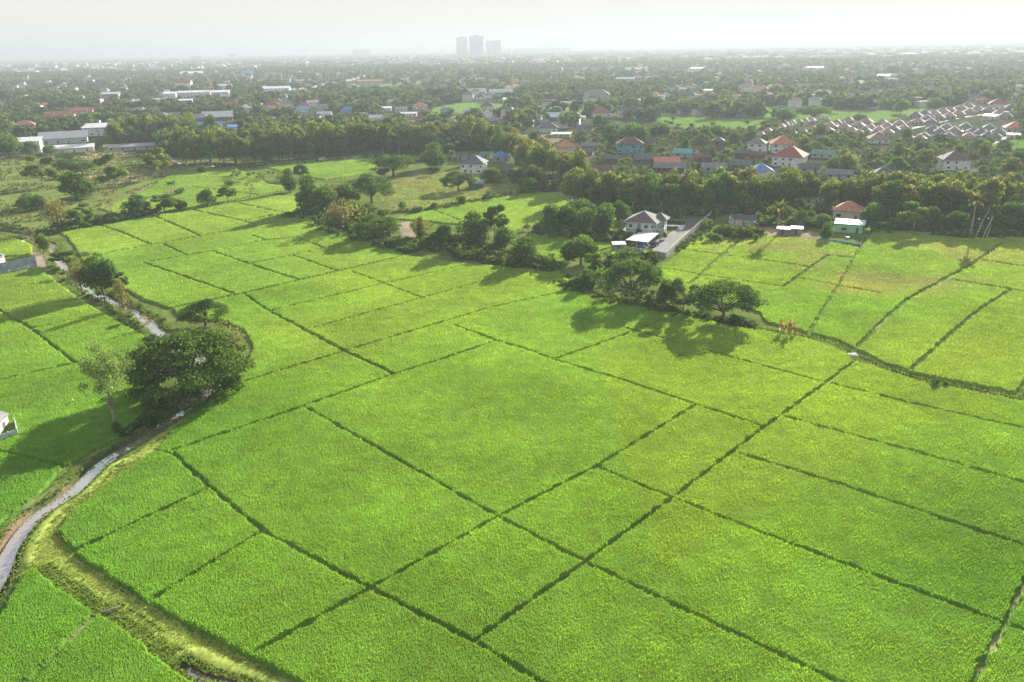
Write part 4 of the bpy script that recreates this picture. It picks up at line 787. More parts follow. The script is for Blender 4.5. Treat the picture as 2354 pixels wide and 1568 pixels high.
def house(x, y, wpx, dr, st, roof, rc, wc, turn, label, group=None, name=None):
    p0 = P(x, y); m = mpp(p0); w = wpx * m; d = w * dr; ray = p0[:2] / np.linalg.norm(p0[:2]); c = p0[:2] + ray * d * .5
    far = np.hypot(*p0[:2]); cat = next((v for k, v in CATS if k in label), 'house')
    nm = name or {'building': 'building', 'market building': 'market_hall', 'market tent': 'market_tent'}.get(cat, cat)
    o = empty(nm, (c[0], c[1], 0), R(turn) - math.atan2(ray[0], ray[1])); tag(o, label, cat, group)
    w *= .9; d *= .9; eh = 2.75 * st + .2; ov = min(.9, w * .07); wm = wallm(wc); metal = rc in (WHT, BLU, TEA) or roof == 'shed'
    mb = MB().box(-w / 2, w / 2, -d / 2, d / 2, -.2, eh); rise = min(.36 * min(w, d), 7.0)
    if roof == 'gable':
        al = 'x' if w >= d * .95 else 'y'; rise = min(.24 * (d if al == 'x' else w), 6.0); e = .12
        if al == 'x': mb.add([(-w/2,-d/2,eh),(-w/2,d/2,eh),(-w/2,0,eh+rise-.1),(-w/2+e,-d/2,eh),(-w/2+e,d/2,eh),(-w/2+e,0,eh+rise-.1),(w/2,-d/2,eh),(w/2,d/2,eh),(w/2,0,eh+rise-.1),(w/2-e,-d/2,eh),(w/2-e,d/2,eh),(w/2-e,0,eh+rise-.1)], [(0,2,1),(3,4,5),(0,3,5,2),(1,2,5,4),(6,7,8),(9,11,10),(6,8,11,9),(7,10,11,8)])
        else: mb.add([(-w/2,-d/2,eh),(w/2,-d/2,eh),(0,-d/2,eh+rise-.1),(-w/2,-d/2+e,eh),(w/2,-d/2+e,eh),(0,-d/2+e,eh+rise-.1),(-w/2,d/2,eh),(w/2,d/2,eh),(0,d/2,eh+rise-.1)], [(0,1,2),(3,5,4),(0,2,5,3),(1,4,5,2),(6,8,7)])
    mb.build('wall', wm, o); rb = MB()
    if roof == 'hip': rb.hip(-w / 2 - ov, w / 2 + ov, -d / 2 - ov, d / 2 + ov, eh + .19, rise)
    elif roof == 'gable':
        k = 1 + 2 * ov / (d if al == 'x' else w); rb.gable(-w / 2 - ov, w / 2 + ov, -d / 2 - ov, d / 2 + ov, eh - rise * (k - 1) + .06, rise * k, .14, al)
    else: rb.slab([(-w / 2 - ov, -d / 2 - ov, eh + .2), (w / 2 + ov, -d / 2 - ov, eh + .2), (w / 2 + ov, d / 2 + ov, eh + .2 + .16 * d), (-w / 2 - ov, d / 2 + ov, eh + .2 + .16 * d)], .18)
    ro_ = rb.build('roof', roofm(rc, metal), o)
    if roof == 'hip' and far < 700: MB().box(-max(w - d, .6) / 2, max(w - d, .6) / 2, -.12, .12, eh + .12 + rise, eh + .30 + rise).build('ridge_cap', roofm(tuple(q * 1.25 for q in rc)), ro_) if w > d else None
    fl = max(1, int(round(st))); cw = 1.15 if far < 700 else 1.4
    if far < 1700:
        n = max(1, min(4, int(w / 4.2)))
        for s_ in range(fl):
            for i in range(n):
                xx = -w / 2 + w * (i + .5 + random.uniform(-.16, .16)) / n
                if s_ and random.random() < .3: continue
                ww_ = cw * random.choice([.8, 1.2, 1.7])
                if s_ == 0 and i == n // 2: boxat(xx - .5, xx + .5, -d / 2 - .05, -d / 2 + .05, 0, 2.1, 'door', wallm((.16, .10, .07)), o)
                else: window(o, xx, -d / 2, 2.75 * s_ + .95, ww_, random.choice([1.0, 1.25]))
        if far < 700:
            for s_ in range(fl):
                for sx, fc in ((-w / 2, 'left'), (w / 2, 'right')): window(o, sx, -d * .1, 2.75 * s_ + 1.0, cw, 1.15, fc)
    return o
for hdef in HOUSE_PX: house(*hdef)

# ---- the white house of the walled compound
N0 = P(1503, 549); TURN = R(-23)
wh = empty('white_house', (N0[0], N0[1], 0), TURN); tag(wh, 'white two storey villa with grey pilasters and brown hip roofs inside the white walled compound', 'house')
WHm, GPm, TILE = wallm((.76, .76, .74)), wallm((.30, .34, .38)), plain('villa_tiles', (.19, .155, .14), .75, .2, 1.0, 0, ('Z', 4.5, .9), .03)
ww, dd_ = 11.0, 12.0
wl = MB().box(-ww, 0, 0, dd_, -.2, 5.9); wl.box(0, 2.3, 7.2, dd_ - .4, -.2, 5.9); wl.build('wall', WHm, wh)
rf_ = MB().hip(-ww - 1, 1.1, -1, dd_ + 1, 6.05, 3.3, .22).hip(-3.2, 3.4, 6.2, dd_ + .7, 6.10, 2.3, .22); rf_ = rf_.build('roof', TILE, wh)
MB().box(-5.35, -4.55, .2, .9, 0, .1)
MB().box(-ww - 1.02, 1.12, -1.06, -1.0, 5.82, 6.0).box(1.1, 1.16, -1.02, 6.2, 5.82, 6.0).build('gutter', wallm((.7, .69, .66)), rf_)
MB().box(-ww - .06, .06, -.08, 0, 2.85, 3.05).box(0, .08, 0, 7.2, 2.85, 3.05).build('band', GPm, wh)
pil = [(-6.6, -5.3), (-ww - .05, -ww + .3), (-.3, .05)]
for a, b in pil: boxat(a, b, -.1, .0, 0, 5.85, 'pilaster', GPm, wh)
for z in (.85, 3.85):
    for xx, wd in ((-9.2, 1.45), (-3.2, 1.45), (-.85, .75)): window(wh, xx, 0, z, wd, 1.25, 'front', WHm, True)
    window(wh, -5.95, -.1, z + .3, .6, .7, 'front', WHm, True); window(wh, 0, 1.4, z, 1.2, 1.3, 'right', WHm, True); window(wh, 2.3, 9.4, z, 1.6, 1.3, 'right', WHm, True)
boxat(0, 2.2, 2.4, 7.2, 2.95, 3.15, 'balcony_floor', WHm, wh)
for yy in (2.6, 4.9, 7.0):
    boxat(1.85, 2.15, yy - .15, yy + .15, 0, 5.85, 'column', GPm, wh)
MB().box(2.05, 2.12, 2.75, 4.75, 3.15, 3.95).box(2.05, 2.12, 5.05, 6.85, 3.15, 3.95).build('balcony_rail', M_GLASS, wh)
boxat(-.02, .06, 4.2, 6.0, .05, 2.2, 'door', wallm((.14, .11, .09)), wh)
for xx, zz in ((-10.4, 2.95), (-5.0, 2.5)):
    ac = boxat(xx - .45, xx + .45, -.42, -.04, zz - .3, zz + .35, 'air_conditioner', wallm((.62, .62, .6)), wh)
    MB().tube([(xx + .1, -.46, zz + .02), (xx + .1, -.43, zz + .02)], [.26, .26], 12).build('fan', M_GLASS, ac)

# ---- carport, truck and clutter in its yard
c1, c2, c3, c4 = P(1437, 569)[:2], P(1489, 577)[:2], P(1514, 560)[:2], P(1468, 556)[:2]
cp = empty('carport', (0, 0, 0)); tag(cp, 'open carport with pale grey sheet roof in front of the white villa', 'carport')
q4 = [c1, c2, c3, c4]; zz = (2.9, 3.2, 4.0, 3.7)
MB().slab([(q[0], q[1], z) for q, z in zip(q4, zz)], .12).build('roof', plain('carport_sheet', (.46, .46, .47), .45, .2, .6, 0, ('X', 1.5, .4)), cp)
for q, z in zip(q4, zz): MB().cyl(q[0] * .998 + .1, q[1] * .998 + .2, -.1, z - .12, .07, 6).build('post', M_POLE, cp)
mid = (np.array(c1) + c2) / 2; MB().cyl(mid[0], mid[1] + .3, -.1, 2.93, .07, 6).build('post', M_POLE, cp)
def truck(p, turn):
    o = empty('pickup_truck', (p[0], p[1], .02), turn); tag(o, 'black pickup truck parked beside the carport of the white villa', 'pickup truck')
    pb = plain('black_paint', (.018, .019, .022), .25, .1, 1, spec=.6); tr = plain('rubber', (.02, .02, .02), .9, .1, 2); chm = plain('chrome', (.6, .6, .6), .3, .05, 1, .8)
    pr = [(-2.65, .5), (-2.65, .95), (-1.5, 1.08), (2.6, 1.05), (2.65, .55)]; mb = MB(); n = len(pr)
    mb.add([(x, -.9, z) for x, z in pr] + [(x, .9, z) for x, z in pr], [tuple(range(n)), tuple(range(2 * n - 1, n - 1, -1))] + [(i, i + n, (i + 1) % n + n, (i + 1) % n) for i in range(n)])
    mb.build('body', pb, o)
    cb = [(-1.5, 1.07, .84), (-.75, 1.72, .68), (.75, 1.72, .68), (1.05, 1.05, .84)]; mb = MB()
    mb.add([(x, -w, z) for x, z, w in cb] + [(x, w, z) for x, z, w in cb], [(0, 1, 2, 3), (7, 6, 5, 4), (0, 4, 5, 1), (1, 5, 6, 2), (2, 6, 7, 3)]); cab = mb.build('cab', pb, o)
    MB().add([(-1.45, -.74, 1.13), (-1.45, .74, 1.13), (-.80, .62, 1.70), (-.80, -.62, 1.70)], [(0, 1, 2, 3)]).add([(-1.2,-.815,1.14),(.85,-.815,1.14),(.62,-.72,1.62),(-.75,-.72,1.62)], [(0,1,2,3)]).add([(-1.2,.815,1.14),(.85,.815,1.14),(.62,.72,1.62),(-.75,.72,1.62)], [(3,2,1,0)]).build('window', plain('car_glass', (.10, .12, .13), .08, .1, 1, spec=.8), cab)
    MB().box(1.15, 2.55, -.78, .78, 1.055, 1.07).build('cargo_bed', tr, o)
    for x in (-1.65, 1.6):
        for y in (-.86, .86):
            w_ = MB().tube([(x, y - .12, .38), (x, y + .12, .38)], [.38, .38], 14).build('wheel', tr, o); MB().tube([(x, y - .135, .38), (x, y + .135, .38)], [.2, .2], 10).build('rim', chm, w_)
    for y in (-.65, .65): boxat(-2.69, -2.62, y - .2, y + .2, .72, .9, 'headlight', wallm((.8, .8, .78)), o)
    boxat(-2.71, -2.64, -.4, .4, .62, .88, 'grille', chm, o); boxat(-2.74, -2.62, -.88, .88, .42, .6, 'bumper', chm, o)
    for y in (-1.0, 1.0): boxat(-1.25, -1.1, y - .12, y + .12, 1.1, 1.28, 'mirror', pb, o)
pt = P(1504, 566); dv = P(1603, 503)[:2] - P(1508, 577)[:2]; DVA = math.atan2(dv[1], dv[0]); truck(pt, DVA - .15)
def crumple(seed, w, h):
    r = np.random.default_rng(seed); mb = MB(); n = 9; vs = [(w * (i / n - .5), w * .8 * (j / n - .5), 0) for i in range(n + 1) for j in range(n + 1)]
    vs = [(x + r.normal() * .05, y + r.normal() * .05, h * max(0, 1 - (x / w * 2) ** 2) * max(0, 1 - (y / w * 2.4) ** 2) * (.7 + .5 * r.random())) for x, y, z in vs]
    return mb.add(vs, [(i * (n + 1) + j, (i + 1) * (n + 1) + j, (i + 1) * (n + 1) + j + 1, i * (n + 1) + j + 1) for i in range(n) for j in range(n)])
o = crumple(1, 2.6, 1.3).build('tarpaulin', plain('blue_tarp', (.05, .28, .62), .5, .2, 2)); q = P(1477, 568); o.location = q; tag(o, 'bright blue tarpaulin heaped under the carport', 'tarpaulin')
o = crumple(2, 2.4, 1.5).build('net_cover', plain('green_net', (.14, .34, .08), .8, .2, 2)); q = P(1458, 561); o.location = q; tag(o, 'green net thrown over goods under the carport', 'net')
for i, (x, y, c, lb) in enumerate([(1469, 565, (.45, .06, .05), 'red'), (1488, 565, (.5, .30, .22), 'orange brown'), (1492, 569, (.5, .5, .48), 'white'), (1464, 568, (.55, .55, .52), 'pale grey')]):
    q = P(x, y); mb = MB().cyl(0, 0, 0, .95, .32, 10).cyl(0, 0, .3, .36, .34, 10).cyl(0, 0, .62, .68, .34, 10); o = mb.build('drum', plain('drum_paint', c, .5, .2, 2)); o.location = q; tag(o, lb + ' drum among the clutter under the carport', 'drum')

def wall_run(name, pts, h, label, cat, mat, panel=2.5, post=M_POLE, t=.12, cap=True):
    """a wall along a line: panels with posts between them"""
    o = empty(name, (pts[0][0], pts[0][1], 0)); tag(o, label, cat); p0 = np.array(pts[0][:2])
    mb = MB()
    for a, b in zip(pts[:-1], pts[1:]):
        a, b = np.array(a[:2]) - p0, np.array(b[:2]) - p0; d = (b - a) / np.linalg.norm(b - a); n = np.array([-d[1], d[0]]) * t / 2; L = np.linalg.norm(b - a)
        mb.add([(*(a - n), -.1), (*(b - n), -.1), (*(b + n), -.1), (*(a + n), -.1), (*(a - n), h), (*(b - n), h), (*(b + n), h), (*(a + n), h)], [(0, 3, 2, 1), (4, 5, 6, 7), (0, 1, 5, 4), (1, 2, 6, 5), (2, 3, 7, 6), (3, 0, 4, 7)])
        for k in range(int(L / panel) + 1):
            c = a + d * min(k * panel, L); MB().box(c[0] - t, c[0] + t, c[1] - t, c[1] + t, -.1, h + .12).build('post', post, o)
    mb.build('panel', mat, o); return o
WALLM = plain('wall_panels', (.52, .51, .49), .85, .3, .35)
wall_run('compound_wall', [P(1532, 593), P(1636, 496)], 2.2, 'long white concrete panel wall along the driveway of the white villa', 'wall', WALLM, 2.6)
wall_run('compound_wall', [P(1409, 573), P(1457, 581), P(1530, 593)], 1.9, 'grey stained compound wall behind the banana plants', 'wall', M_CONC, 2.8)
wall_run('compound_wall', [P(1411, 556), P(1430, 545), P(1440, 530)], 2.0, 'pale green side wall left of the white villa', 'wall', wallm((.45, .52, .46)), 2.6)
sh = empty('garden_shed', P(1422, 574)); tag(sh, 'little shed with white flat roof at the corner of the compound', 'shed'); MB().box(-2, 2, -1.4, 1.4, -.1, 2.3).build('wall', M_CONC, sh); MB().slab([(-2.5, -1.9, 2.35), (2.5, -1.9, 2.4), (2.5, 1.9, 2.7), (-2.5, 1.9, 2.65)], .12).build('roof', roofm(WHT, True), sh); boxat(-.5, .5, -1.45, -1.35, 0, 1.9, 'door', wallm((.2, .16, .12)), sh)
def slab_px(name, pts, z, mat, label=None, kind='structure'):
    q = [P(*p) for p in pts]; o = MB().add([(a[0], a[1], z) for a in q], [tuple(range(len(q)))[::-1]]).build(name, mat)
    if o.data.polygons[0].normal.z < 0: o.data.flip_normals()
    return tag(o, label, kind=kind)
slab_px('paved_forecourt', [(1530, 521), (1533, 517), (1576, 518), (1568, 529)], .035, M_PAVE); slab_px('grass_verge', [(1529, 588), (1534, 589), (1633, 498), (1613, 503), (1545, 562)], .045, plain('verge_grass', (.24, .24, .07), .95, .4, .8)); slab_px('driveway_apron', [(1486, 571), (1513, 577), (1527, 584), (1534, 586), (1540, 560), (1510, 548)], .028, plain('driveway_surface', (.15, .147, .14), .9, .3, .5))
for a, b, lb in (((1532, 513), (1572, 515), 'clipped hedge on the far side of the villa forecourt'), ((1531, 527), (1558, 527), 'clipped hedge on the near side of the villa forecourt')):
    A, B = P(*a), P(*b); L = np.linalg.norm(B - A); n = 1500; u = rng.random(n); r = np.random.default_rng(5); lob = [(t * L, 0, .55, L / 9, .6, .6) for t in np.linspace(.05, .95, 10)]
    o = link(bpy.data.objects.new('hedge', cards_mesh('hedge', [cards(r, lob, n, .3, (.04, .08, .02), (.08, .13, .03), .5, .6)]))); o.location = A; o.rotation_euler = (0, 0, math.atan2(B[1] - A[1], B[0] - A[0])); tag(o, lb, 'hedge')
T('round', 1527, 550, 534, 11, 'small round clipped tree beside the carport of the white villa')

# ---- pink house, green house, hut
house(1713, 520, 48, .6, 1, 'gable', (.10, .10, .105), (.64, .50, .45), -6, 'low pinkish house with dark ribbed roof across from the white villa'); house(1690, 516, 26, .9, 1, 'gable', DGR, WW, 20, 'dark lean to wing left of the low pinkish house')
house(1948, 506, 68, .8, 1.2, 'hip', (.58, .25, .16), CRM, -4, 'house with broad orange tiled hip roof behind the green house'); house(1951, 536, 64, .5, 1.15, 'shed', WHT, (.28, .55, .33), -3, 'mint green house with white sheet porch roof')
house(1800, 542, 30, .6, .8, 'shed', GRY, (.2, .2, .2), -2, 'dark open hut beside the arching palm'); house(1830, 540, 28, .6, .75, 'shed', WHT, (.30, .27, .24), -2, 'small hut with bright white sheet roof at the rice edge')
GNET = plain('green_fence_net', (.05, .36, .27), .7, .3, .8)
wall_run('net_fence', [P(1882, 552), P(1930, 558), P(1978, 566), P(1984, 545)], .8, 'turquoise net fence round the garden of the green house', 'fence', GNET, 3.5, M_POLE, .05)
o = MB().slab([(-2.5, -1, 2.0), (2.5, -1, 2.2), (2.5, 1, 2.0), (-2.5, 1, 2.1)], .05); q = P(1722, 522)
aw = empty('awning', q); tag(aw, 'green net awning on poles in front of the low pinkish house', 'awning'); o.build('cloth', GNET, aw)
for a in (-2.4, 2.4): MB().cyl(a, -.9, -.1, 2.05, .05, 5).build('pole', M_POLE, aw)
o = MB().cyl(0, 0, .65, .75, .75, 14).cyl(0, 0, 0, .65, .16, 8).build('stone_table', wallm((.7, .7, .68))); o.location = P(1948, 549); tag(o, 'round white stone table in the green house garden', 'table')
for i, (x, y, yt, dx) in enumerate([(2240, 551, 476, 22), (2257, 551, 496, 16), (2266, 552, 524, 6)]):
    q = P(x, y); m = mpp(q); o = MB().tube([(0, 0, -.2), (dx * m * .5, .2, (y - yt) * m * .52), (dx * m, 0, (y - yt) * m)], [.13, .11, .06], 6).build('leaning_pole', M_POLE); o.location = q; tag(o, ['tallest thin pale pole leaning over the rice edge', 'middle thin pale pole leaning over the rice edge', 'shortest thin pale pole at the rice edge'][i], 'pole')

# ---- buildings at the left edge
FS = plain('blue_grey_sheets', (.34, .39, .43), .6, .3, .5, 0, ('X', 2, .3))
wall_run('sheet_fence', [P(-30, 640), P(0, 633), P(87, 615)], 4.1, 'blue grey sheet fence on a concrete base at the left edge', 'fence', FS, 3.0, M_CONC, .1); wall_run('concrete_base', [P(-30, 642), P(0, 635), P(88, 617)], 1.3, 'stained concrete base wall below the blue grey sheet fence', 'wall', M_CONC, 3.0, M_CONC, .2)
house(-8, 622, 40, .8, 1.5, 'gable', GRY, CRM, 60, 'grey roofed shed end with pale gable behind the sheet fence')
house(-10, 1005, 62, .8, 1.0, 'gable', GRY, (.55, .56, .56), 62, 'pale grey house corner cut by the left picture edge'); wall_run('garden_wall', [P(-60, 1035), P(-10, 1022), P(42, 1003), P(36, 975)], 1.6, 'white garden wall with grey posts at the lower left edge', 'wall', wallm((.5, .52, .52)), 2.5, M_CONC)

# ---- dark belt fence, mounds, small things
wall_run('roadside_fence', [P(472, 378), P(560, 380), P(640, 373), P(770, 360), P(868, 352)], 1.2, 'low dark fence along the dirt road under the tree belt', 'fence', wallm((.05, .05, .05)), 8.0, M_BARK)
def mound(x, y, wpx, h, label):
    q = P(x, y); r_ = wpx * mpp(q) / 2; mb = MB(); rg = np.random.default_rng(int(x)); vs = [(0, 0, h)]; n = 20
    for k, (f, z) in enumerate(((.35, .85), (.7, .45), (1.0, -.1))):
        for i in range(n): a = 6.2832 * i / n; s = 1 + .16 * rg.normal(); vs.append((r_ * f * s * math.cos(a), r_ * f * s * math.sin(a), h * z))
    fs = [(0, 1 + i, 1 + (i + 1) % n) for i in range(n)] + [(1 + k * n + i, 1 + (k + 1) * n + i, 1 + (k + 1) * n + (i + 1) % n, 1 + k * n + (i + 1) % n) for k in range(2) for i in range(n)]
    o = mb.add(vs, fs).build('earth_mound', plain('bare_earth', (.17, .105, .07), .95, .3, .8), None, True); o.location = q; tag(o, label, 'mound')
mound(394, 444, 84, .9, 'long brown earth mound with palm and bush in the rice'); mound(411, 417, 28, .6, 'small bare earth mound alone in the far rice'); mound(546, 408, 30, .6, 'earth mound beside the banana patch'); mound(465, 396, 26, .5, 'earth mound under the lone bush at the rice edge')
for x, y, w_, lb in ((1603, 724, 1.3, 'larger white heap in place of a puddle by the right hand ditch rain tree'), (1961, 816, 1.7, 'white heap in place of a puddle on the bend of the ditch bank'), (50, 556, 1.6, 'pale rubbish heap on the shore by the head of the canal')):
    o = crumple(int(x), w_ * 1.4, .5).build('pale_heap', wallm((.8, .79, .76))); q = P(x, y); o.location = q; tag(o, lb, 'heap')  # the two white heaps on the ditch stand in for bright puddles
o = MB().tube([(-1.2, -.2, .3), (-.3, 0, .42), (.4, .3, .5), (.9, .7, .4)], [.16, .15, .13, .1], 7).build('log', M_PALEBARK); o.location = P(258, 1408); tag(o, 'pale log lying across the small ditch at the lower left', 'log')
lk = MB().cyl(0, 0, 0, 1.05, .03, 5); q = P(168, 930); wk = empty('scarecrow', q); tag(wk, 'pale scarecrow hat on a stick in the left rice field', 'scarecrow'); lk.build('stick', M_BARK, wk); MB().cyl(0, 0, 1.0, 1.25, .34, 10, .06).build('hat', wallm((.62, .45, .36)), wk)
def cow(x, y, c, label, turn):
    q = P(x, y); o = empty('cow', (q[0], q[1], 0), turn); tag(o, label, 'cow'); m = plain('cow_hide', c, .9, .2, 1.5)
    me = bpy.data.meshes.new('body'); V = [(0, 0, 1.0), (-.55, 0, 1.0), (.55, 0, 1.05), (.85, 0, 1.15), (1.15, 0, .95), (1.4, 0, .75)]; E = [(0, 1), (0, 2), (2, 3), (3, 4), (4, 5)]; rad = [.36, .33, .33, .2, .15, .1]
    for sx, b in ((-.6, 1), (.55, 2)):
        for sy in (-.2, .2): i = len(V); V += [(sx, sy, .62), (sx + .03, sy, .3), (sx, sy, .03)]; E += [(b, i), (i, i + 1), (i + 1, i + 2)]; rad += [.13, .07, .06]
    i = len(V); V += [(-.88, 0, .95), (-.95, 0, .5)]; E += [(1, i), (i, i + 1)]; rad += [.06, .03]
    me.from_pydata(V, E, []); me.materials.append(m); b = link(bpy.data.objects.new('body', me), o); sk = b.modifiers.new('skin', 'SKIN'); b.modifiers.new('smooth', 'SUBSURF').levels = 1
    for k, s in enumerate(me.skin_vertices[0].data): s.radius = (rad[k], rad[k])
    for sy in (-.12, .12): MB().tube([(1.2, sy, 1.02), (1.2, sy * 1.8, 1.12), (1.22, sy * 1.6, 1.22)], [.03, .025, .01], 5).build('horn', M_BARK, o)
cow(904, 482, (.55, .5, .45), 'pale cow grazing beside the meadow edge rain tree', .3); cow(222, 415, (.5, .38, .27), 'tan cow standing between the two feathery trees', 2.6)
def rider(x, y):
    q = P(x, y); o = empty('motorbike', (q[0], q[1], .02), 1.9); tag(o, 'dark motorbike on the lane by the teak trees', 'motorbike'); k = plain('bike_paint', (.05, .05, .055), .4, .1, 2)
    for a in (-.62, .62): MB().tube([(a, -.05, .3), (a, .05, .3)], [.3, .3], 12).build('wheel', k, o)
    MB().tube([(-.6, 0, .35), (-.1, 0, .55), (.3, 0, .75), (.6, 0, .32)], [.06, .16, .12, .05], 6).build('frame', k, o); MB().tube([(-.6, 0, .78), (0, 0, .74)], [.12, .1], 6).build('seat', k, o); MB().tube([(.42, -.35, 1.0), (.42, .35, 1.0)], [.025, .025], 5).build('handlebar', k, o)
rider(1264, 436)
def van(x, y, c, label, turn):
    q = P(x, y); o = empty('parked_van', (q[0], q[1], .02), turn); tag(o, label, 'van'); m = plain('van_paint', c, .4, .1, 1)
    pr = [(-2.4, .35), (-2.4, 1.0), (-1.7, 1.15), (-1.1, 1.85), (2.3, 1.9), (2.4, .35)]; n = len(pr)
    MB().add([(a, -.9, b) for a, b in pr] + [(a, .9, b) for a, b in pr], [tuple(range(n)), tuple(range(2 * n - 1, n - 1, -1))] + [(i, i + n, (i + 1) % n + n, (i + 1) % n) for i in range(n)]).build('body', m, o)
    MB().box(-1.0, 2.1, -.93, .93, 1.2, 1.7).build('window', M_GLASS, o)
    for a in (-1.5, 1.5):
        for b in (-.85, .85): MB().tube([(a, b - .1, .33), (a, b + .1, .33)], [.33, .33], 10).build('wheel', plain('tyre', (.02, .02, .02), .9, .1, 1), o)
van(740, 369, (.72, .72, .7), 'white van parked behind the belt fence', .25); van(106, 391 - 34, (.72, .72, .7), 'white van parked by the palms in front of the market', .1)

# ---- the new estate
EST = [[(x, y) for x, y in q] for q in (
 [(85,925),(140,905),(200,885),(250,872),(305,855),(360,850),(420,838),(470,830),(575,815)],
 [(700,850),(800,830),(960,840),(1100,850),(1260,855),(640,870),(480,905),(770,890),(1000,890),(1150,880),(890,872)],
 [(310,955),(400,940),(560,920),(620,920),(700,945),(830,920),(950,920),(1080,910),(1200,905),(1300,895),(540,975),(690,960),(900,945),(1050,950),(1150,935),(20,960)],
 [(1480,965),(1560,905),(1680,885),(1700,965),(1750,915),(1850,880),(1880,965),(1920,925),(2060,890),(2050,965),(1440,990),(2140,930),(2110,970),(1620,925),(1990,935),(1330,980)],
 [(1400,785),(1480,770),(1560,765),(1640,750),(1700,740),(1800,722),(1860,702),(1950,730),(2050,740),(1600,800),(1700,790),(1500,810),(1420,840),(2260,712),(2150,765),(1780,770),(1880,750),(2330,735),(2200,790),(1540,840)])]
EG, EB, EP = (.20, .195, .20), (.38, .27, .225), (.42, .33, .28)  # EP is paler: sunlight on the left back row put into the roof colour
wmE, glE, pb_ = wallm((.50, .45, .38)), M_GLASS, MB()
w0 = MB().box(-6, 6, -5, 5, -.2, 2.7).box(1.0, 5.4, -7.2, -5, -.2, 2.6).mesh('estate_wall', wmE)
def est_roof(c): return MB().hip(-7.2, 7.2, -6.2, 6.2, 2.85, 4.0).hip(.2, 6.2, -8.4, 0.2, 2.82, 2.6).mesh('estate_roof', roofm(c))
rfE = {c: est_roof(c) for c in (EG, EB, EP)}; wnE = MB().box(-.8, .8, -.05, .05, 0, 1.3).mesh('window', glE); drE = MB().box(-.5, .5, -.05, .05, 0, 2.1).mesh('door', wallm((.2, .13, .09))); cpE = MB().slab([(-6, -8.4, 2.5), (0, -8.4, 2.5), (0, -5.05, 2.8), (-6, -5.05, 2.8)], .1).mesh('porch_roof', roofm(WHT, True))
for k, row in enumerate(EST):
    for i, (a, b) in enumerate(row):
        X, Y = 1745 + a * .2587, 60.9 + (b + 34) * .2587; q = P(X, Y); c = EP if k == 0 else random.choice([EG, EB, EB] if k != 3 else [EG, EG, EB])
        sc = (24 if k == 0 else 30) * mpp(q) / 13.5; o = empty('estate_house', (q[0], q[1] + 3, 0), R(-28 + random.choice([0, 0, 90])), (sc, sc, sc * (1.25 if k == 0 else 1.0)))
        nm = {EG: 'grey', EB: 'pinkish brown', EP: 'pale'}[c]; wh_ = ['at the left back row', 'in the back rows left of the pylon street', 'in the front rows at the left', 'in the block at the right front', 'in the far strip beyond the green field'][k]
        tag(o, '%s hip roofed estate house %s' % (nm, wh_), 'house', '%s estate houses %s' % (nm, wh_))
        link(bpy.data.objects.new('wall', w0), o); link(bpy.data.objects.new('roof', rfE[c]), o)
        for x, y in ((-3.6, -5.0), (3.2, -7.2), (-1.0, 5.0)):
            w_ = link(bpy.data.objects.new('window', wnE), o); w_.location = (x, y, 1.0)
        d_ = link(bpy.data.objects.new('door', drE), o); d_.location = (-.6, -5.0, 0)
        if random.random() < .08: link(bpy.data.objects.new('porch_roof', cpE), o)

# ---- poles
pm = MB().cyl(0, 0, -.3, 1.0, .016, 6, .011).mesh('pole_shaft', M_POLE); cm = MB().box(-.1, .1, -.008, .008, .93, .95).box(-.075, .075, -.008, .008, .86, .875).mesh('crossarm', M_POLE); lm_ = MB().tube([(0, 0, .97), (.07, 0, 1.02), (.14, 0, 1.01)], [.006, .006, .012], 5).mesh('lamp_arm', M_POLE)
def pole(x, yb, hpx, label, group, arm=True, lean=0, lamp=False):
    q = P(x, yb); h = hpx * mpp(q); o = empty('utility_pole' if not lamp else 'street_lamp', q, random.uniform(-.4, .4), (h, h, h)); o.rotation_euler[1] = R(lean); tag(o, label, 'pole' if not lamp else 'street lamp', group)
    link(bpy.data.objects.new('shaft', pm), o)
    if arm: link(bpy.data.objects.new('crossarm', cm), o)
    if lamp: link(bpy.data.objects.new('lamp_arm', lm_), o)
for x, y, h in ((23,310,36),(132,303,42),(136,306,32),(206,283,34),(180,300,28),(164,300,24),(238,275,30),(300,257,26),(318,257,20),(362,251,22),(394,262,30),(388,262,18),(450,250,30),(474,240,34),(496,227,28),(516,222,26),(296,218,20),(34,222,20),(118,220,20)):
    pole(x, y, h, 'pale utility pole along the market street on the left', 'utility poles of the left market street', True, random.uniform(-3, 3))
for i in range(22):
    t = i / 21; pole(742 + t * 300, 196 + t * 16, 24 + random.uniform(-2, 3), 'tall pole beside the far side road across the centre', 'poles along the far side road', False)
for i in range(16):
    t = i / 15; pole(742 + t * 120, 194 - t * 26, 23 - t * 9, 'pole along the far highway running away', 'poles along the far highway', True); 
for x, y, h in ((1203,194,18),(1279,194,18),(1226,190,17),(1381,190,20),(1354,188,14),(1551,183,20),(1574,182,20),(1631,178,18),(1689,180,18),(1718,178,18),(1745,186,22),(1756,184,20),(1789,172,18),(1798,176,18),(1826,176,18),(1834,170,12),(1978,162,16),(2020,160,14),(2061,156,14),(2009,178,18),(2165,160,16),(2290,152,16)):
    pole(x, y, h, 'thin pale pole standing among the far trees', 'poles among the far trees', False)
for x, y, h in ((2029,311,20),(2099,300,22),(2139,288,22),(2160,282,20),(2075,304,14),(2196,274,18),(2242,254,18),(2288,246,18),(2312,246,18),(2268,262,18)):
    pole(x, y, h, 'utility pole in the street of the estate', 'utility poles of the estate', True)
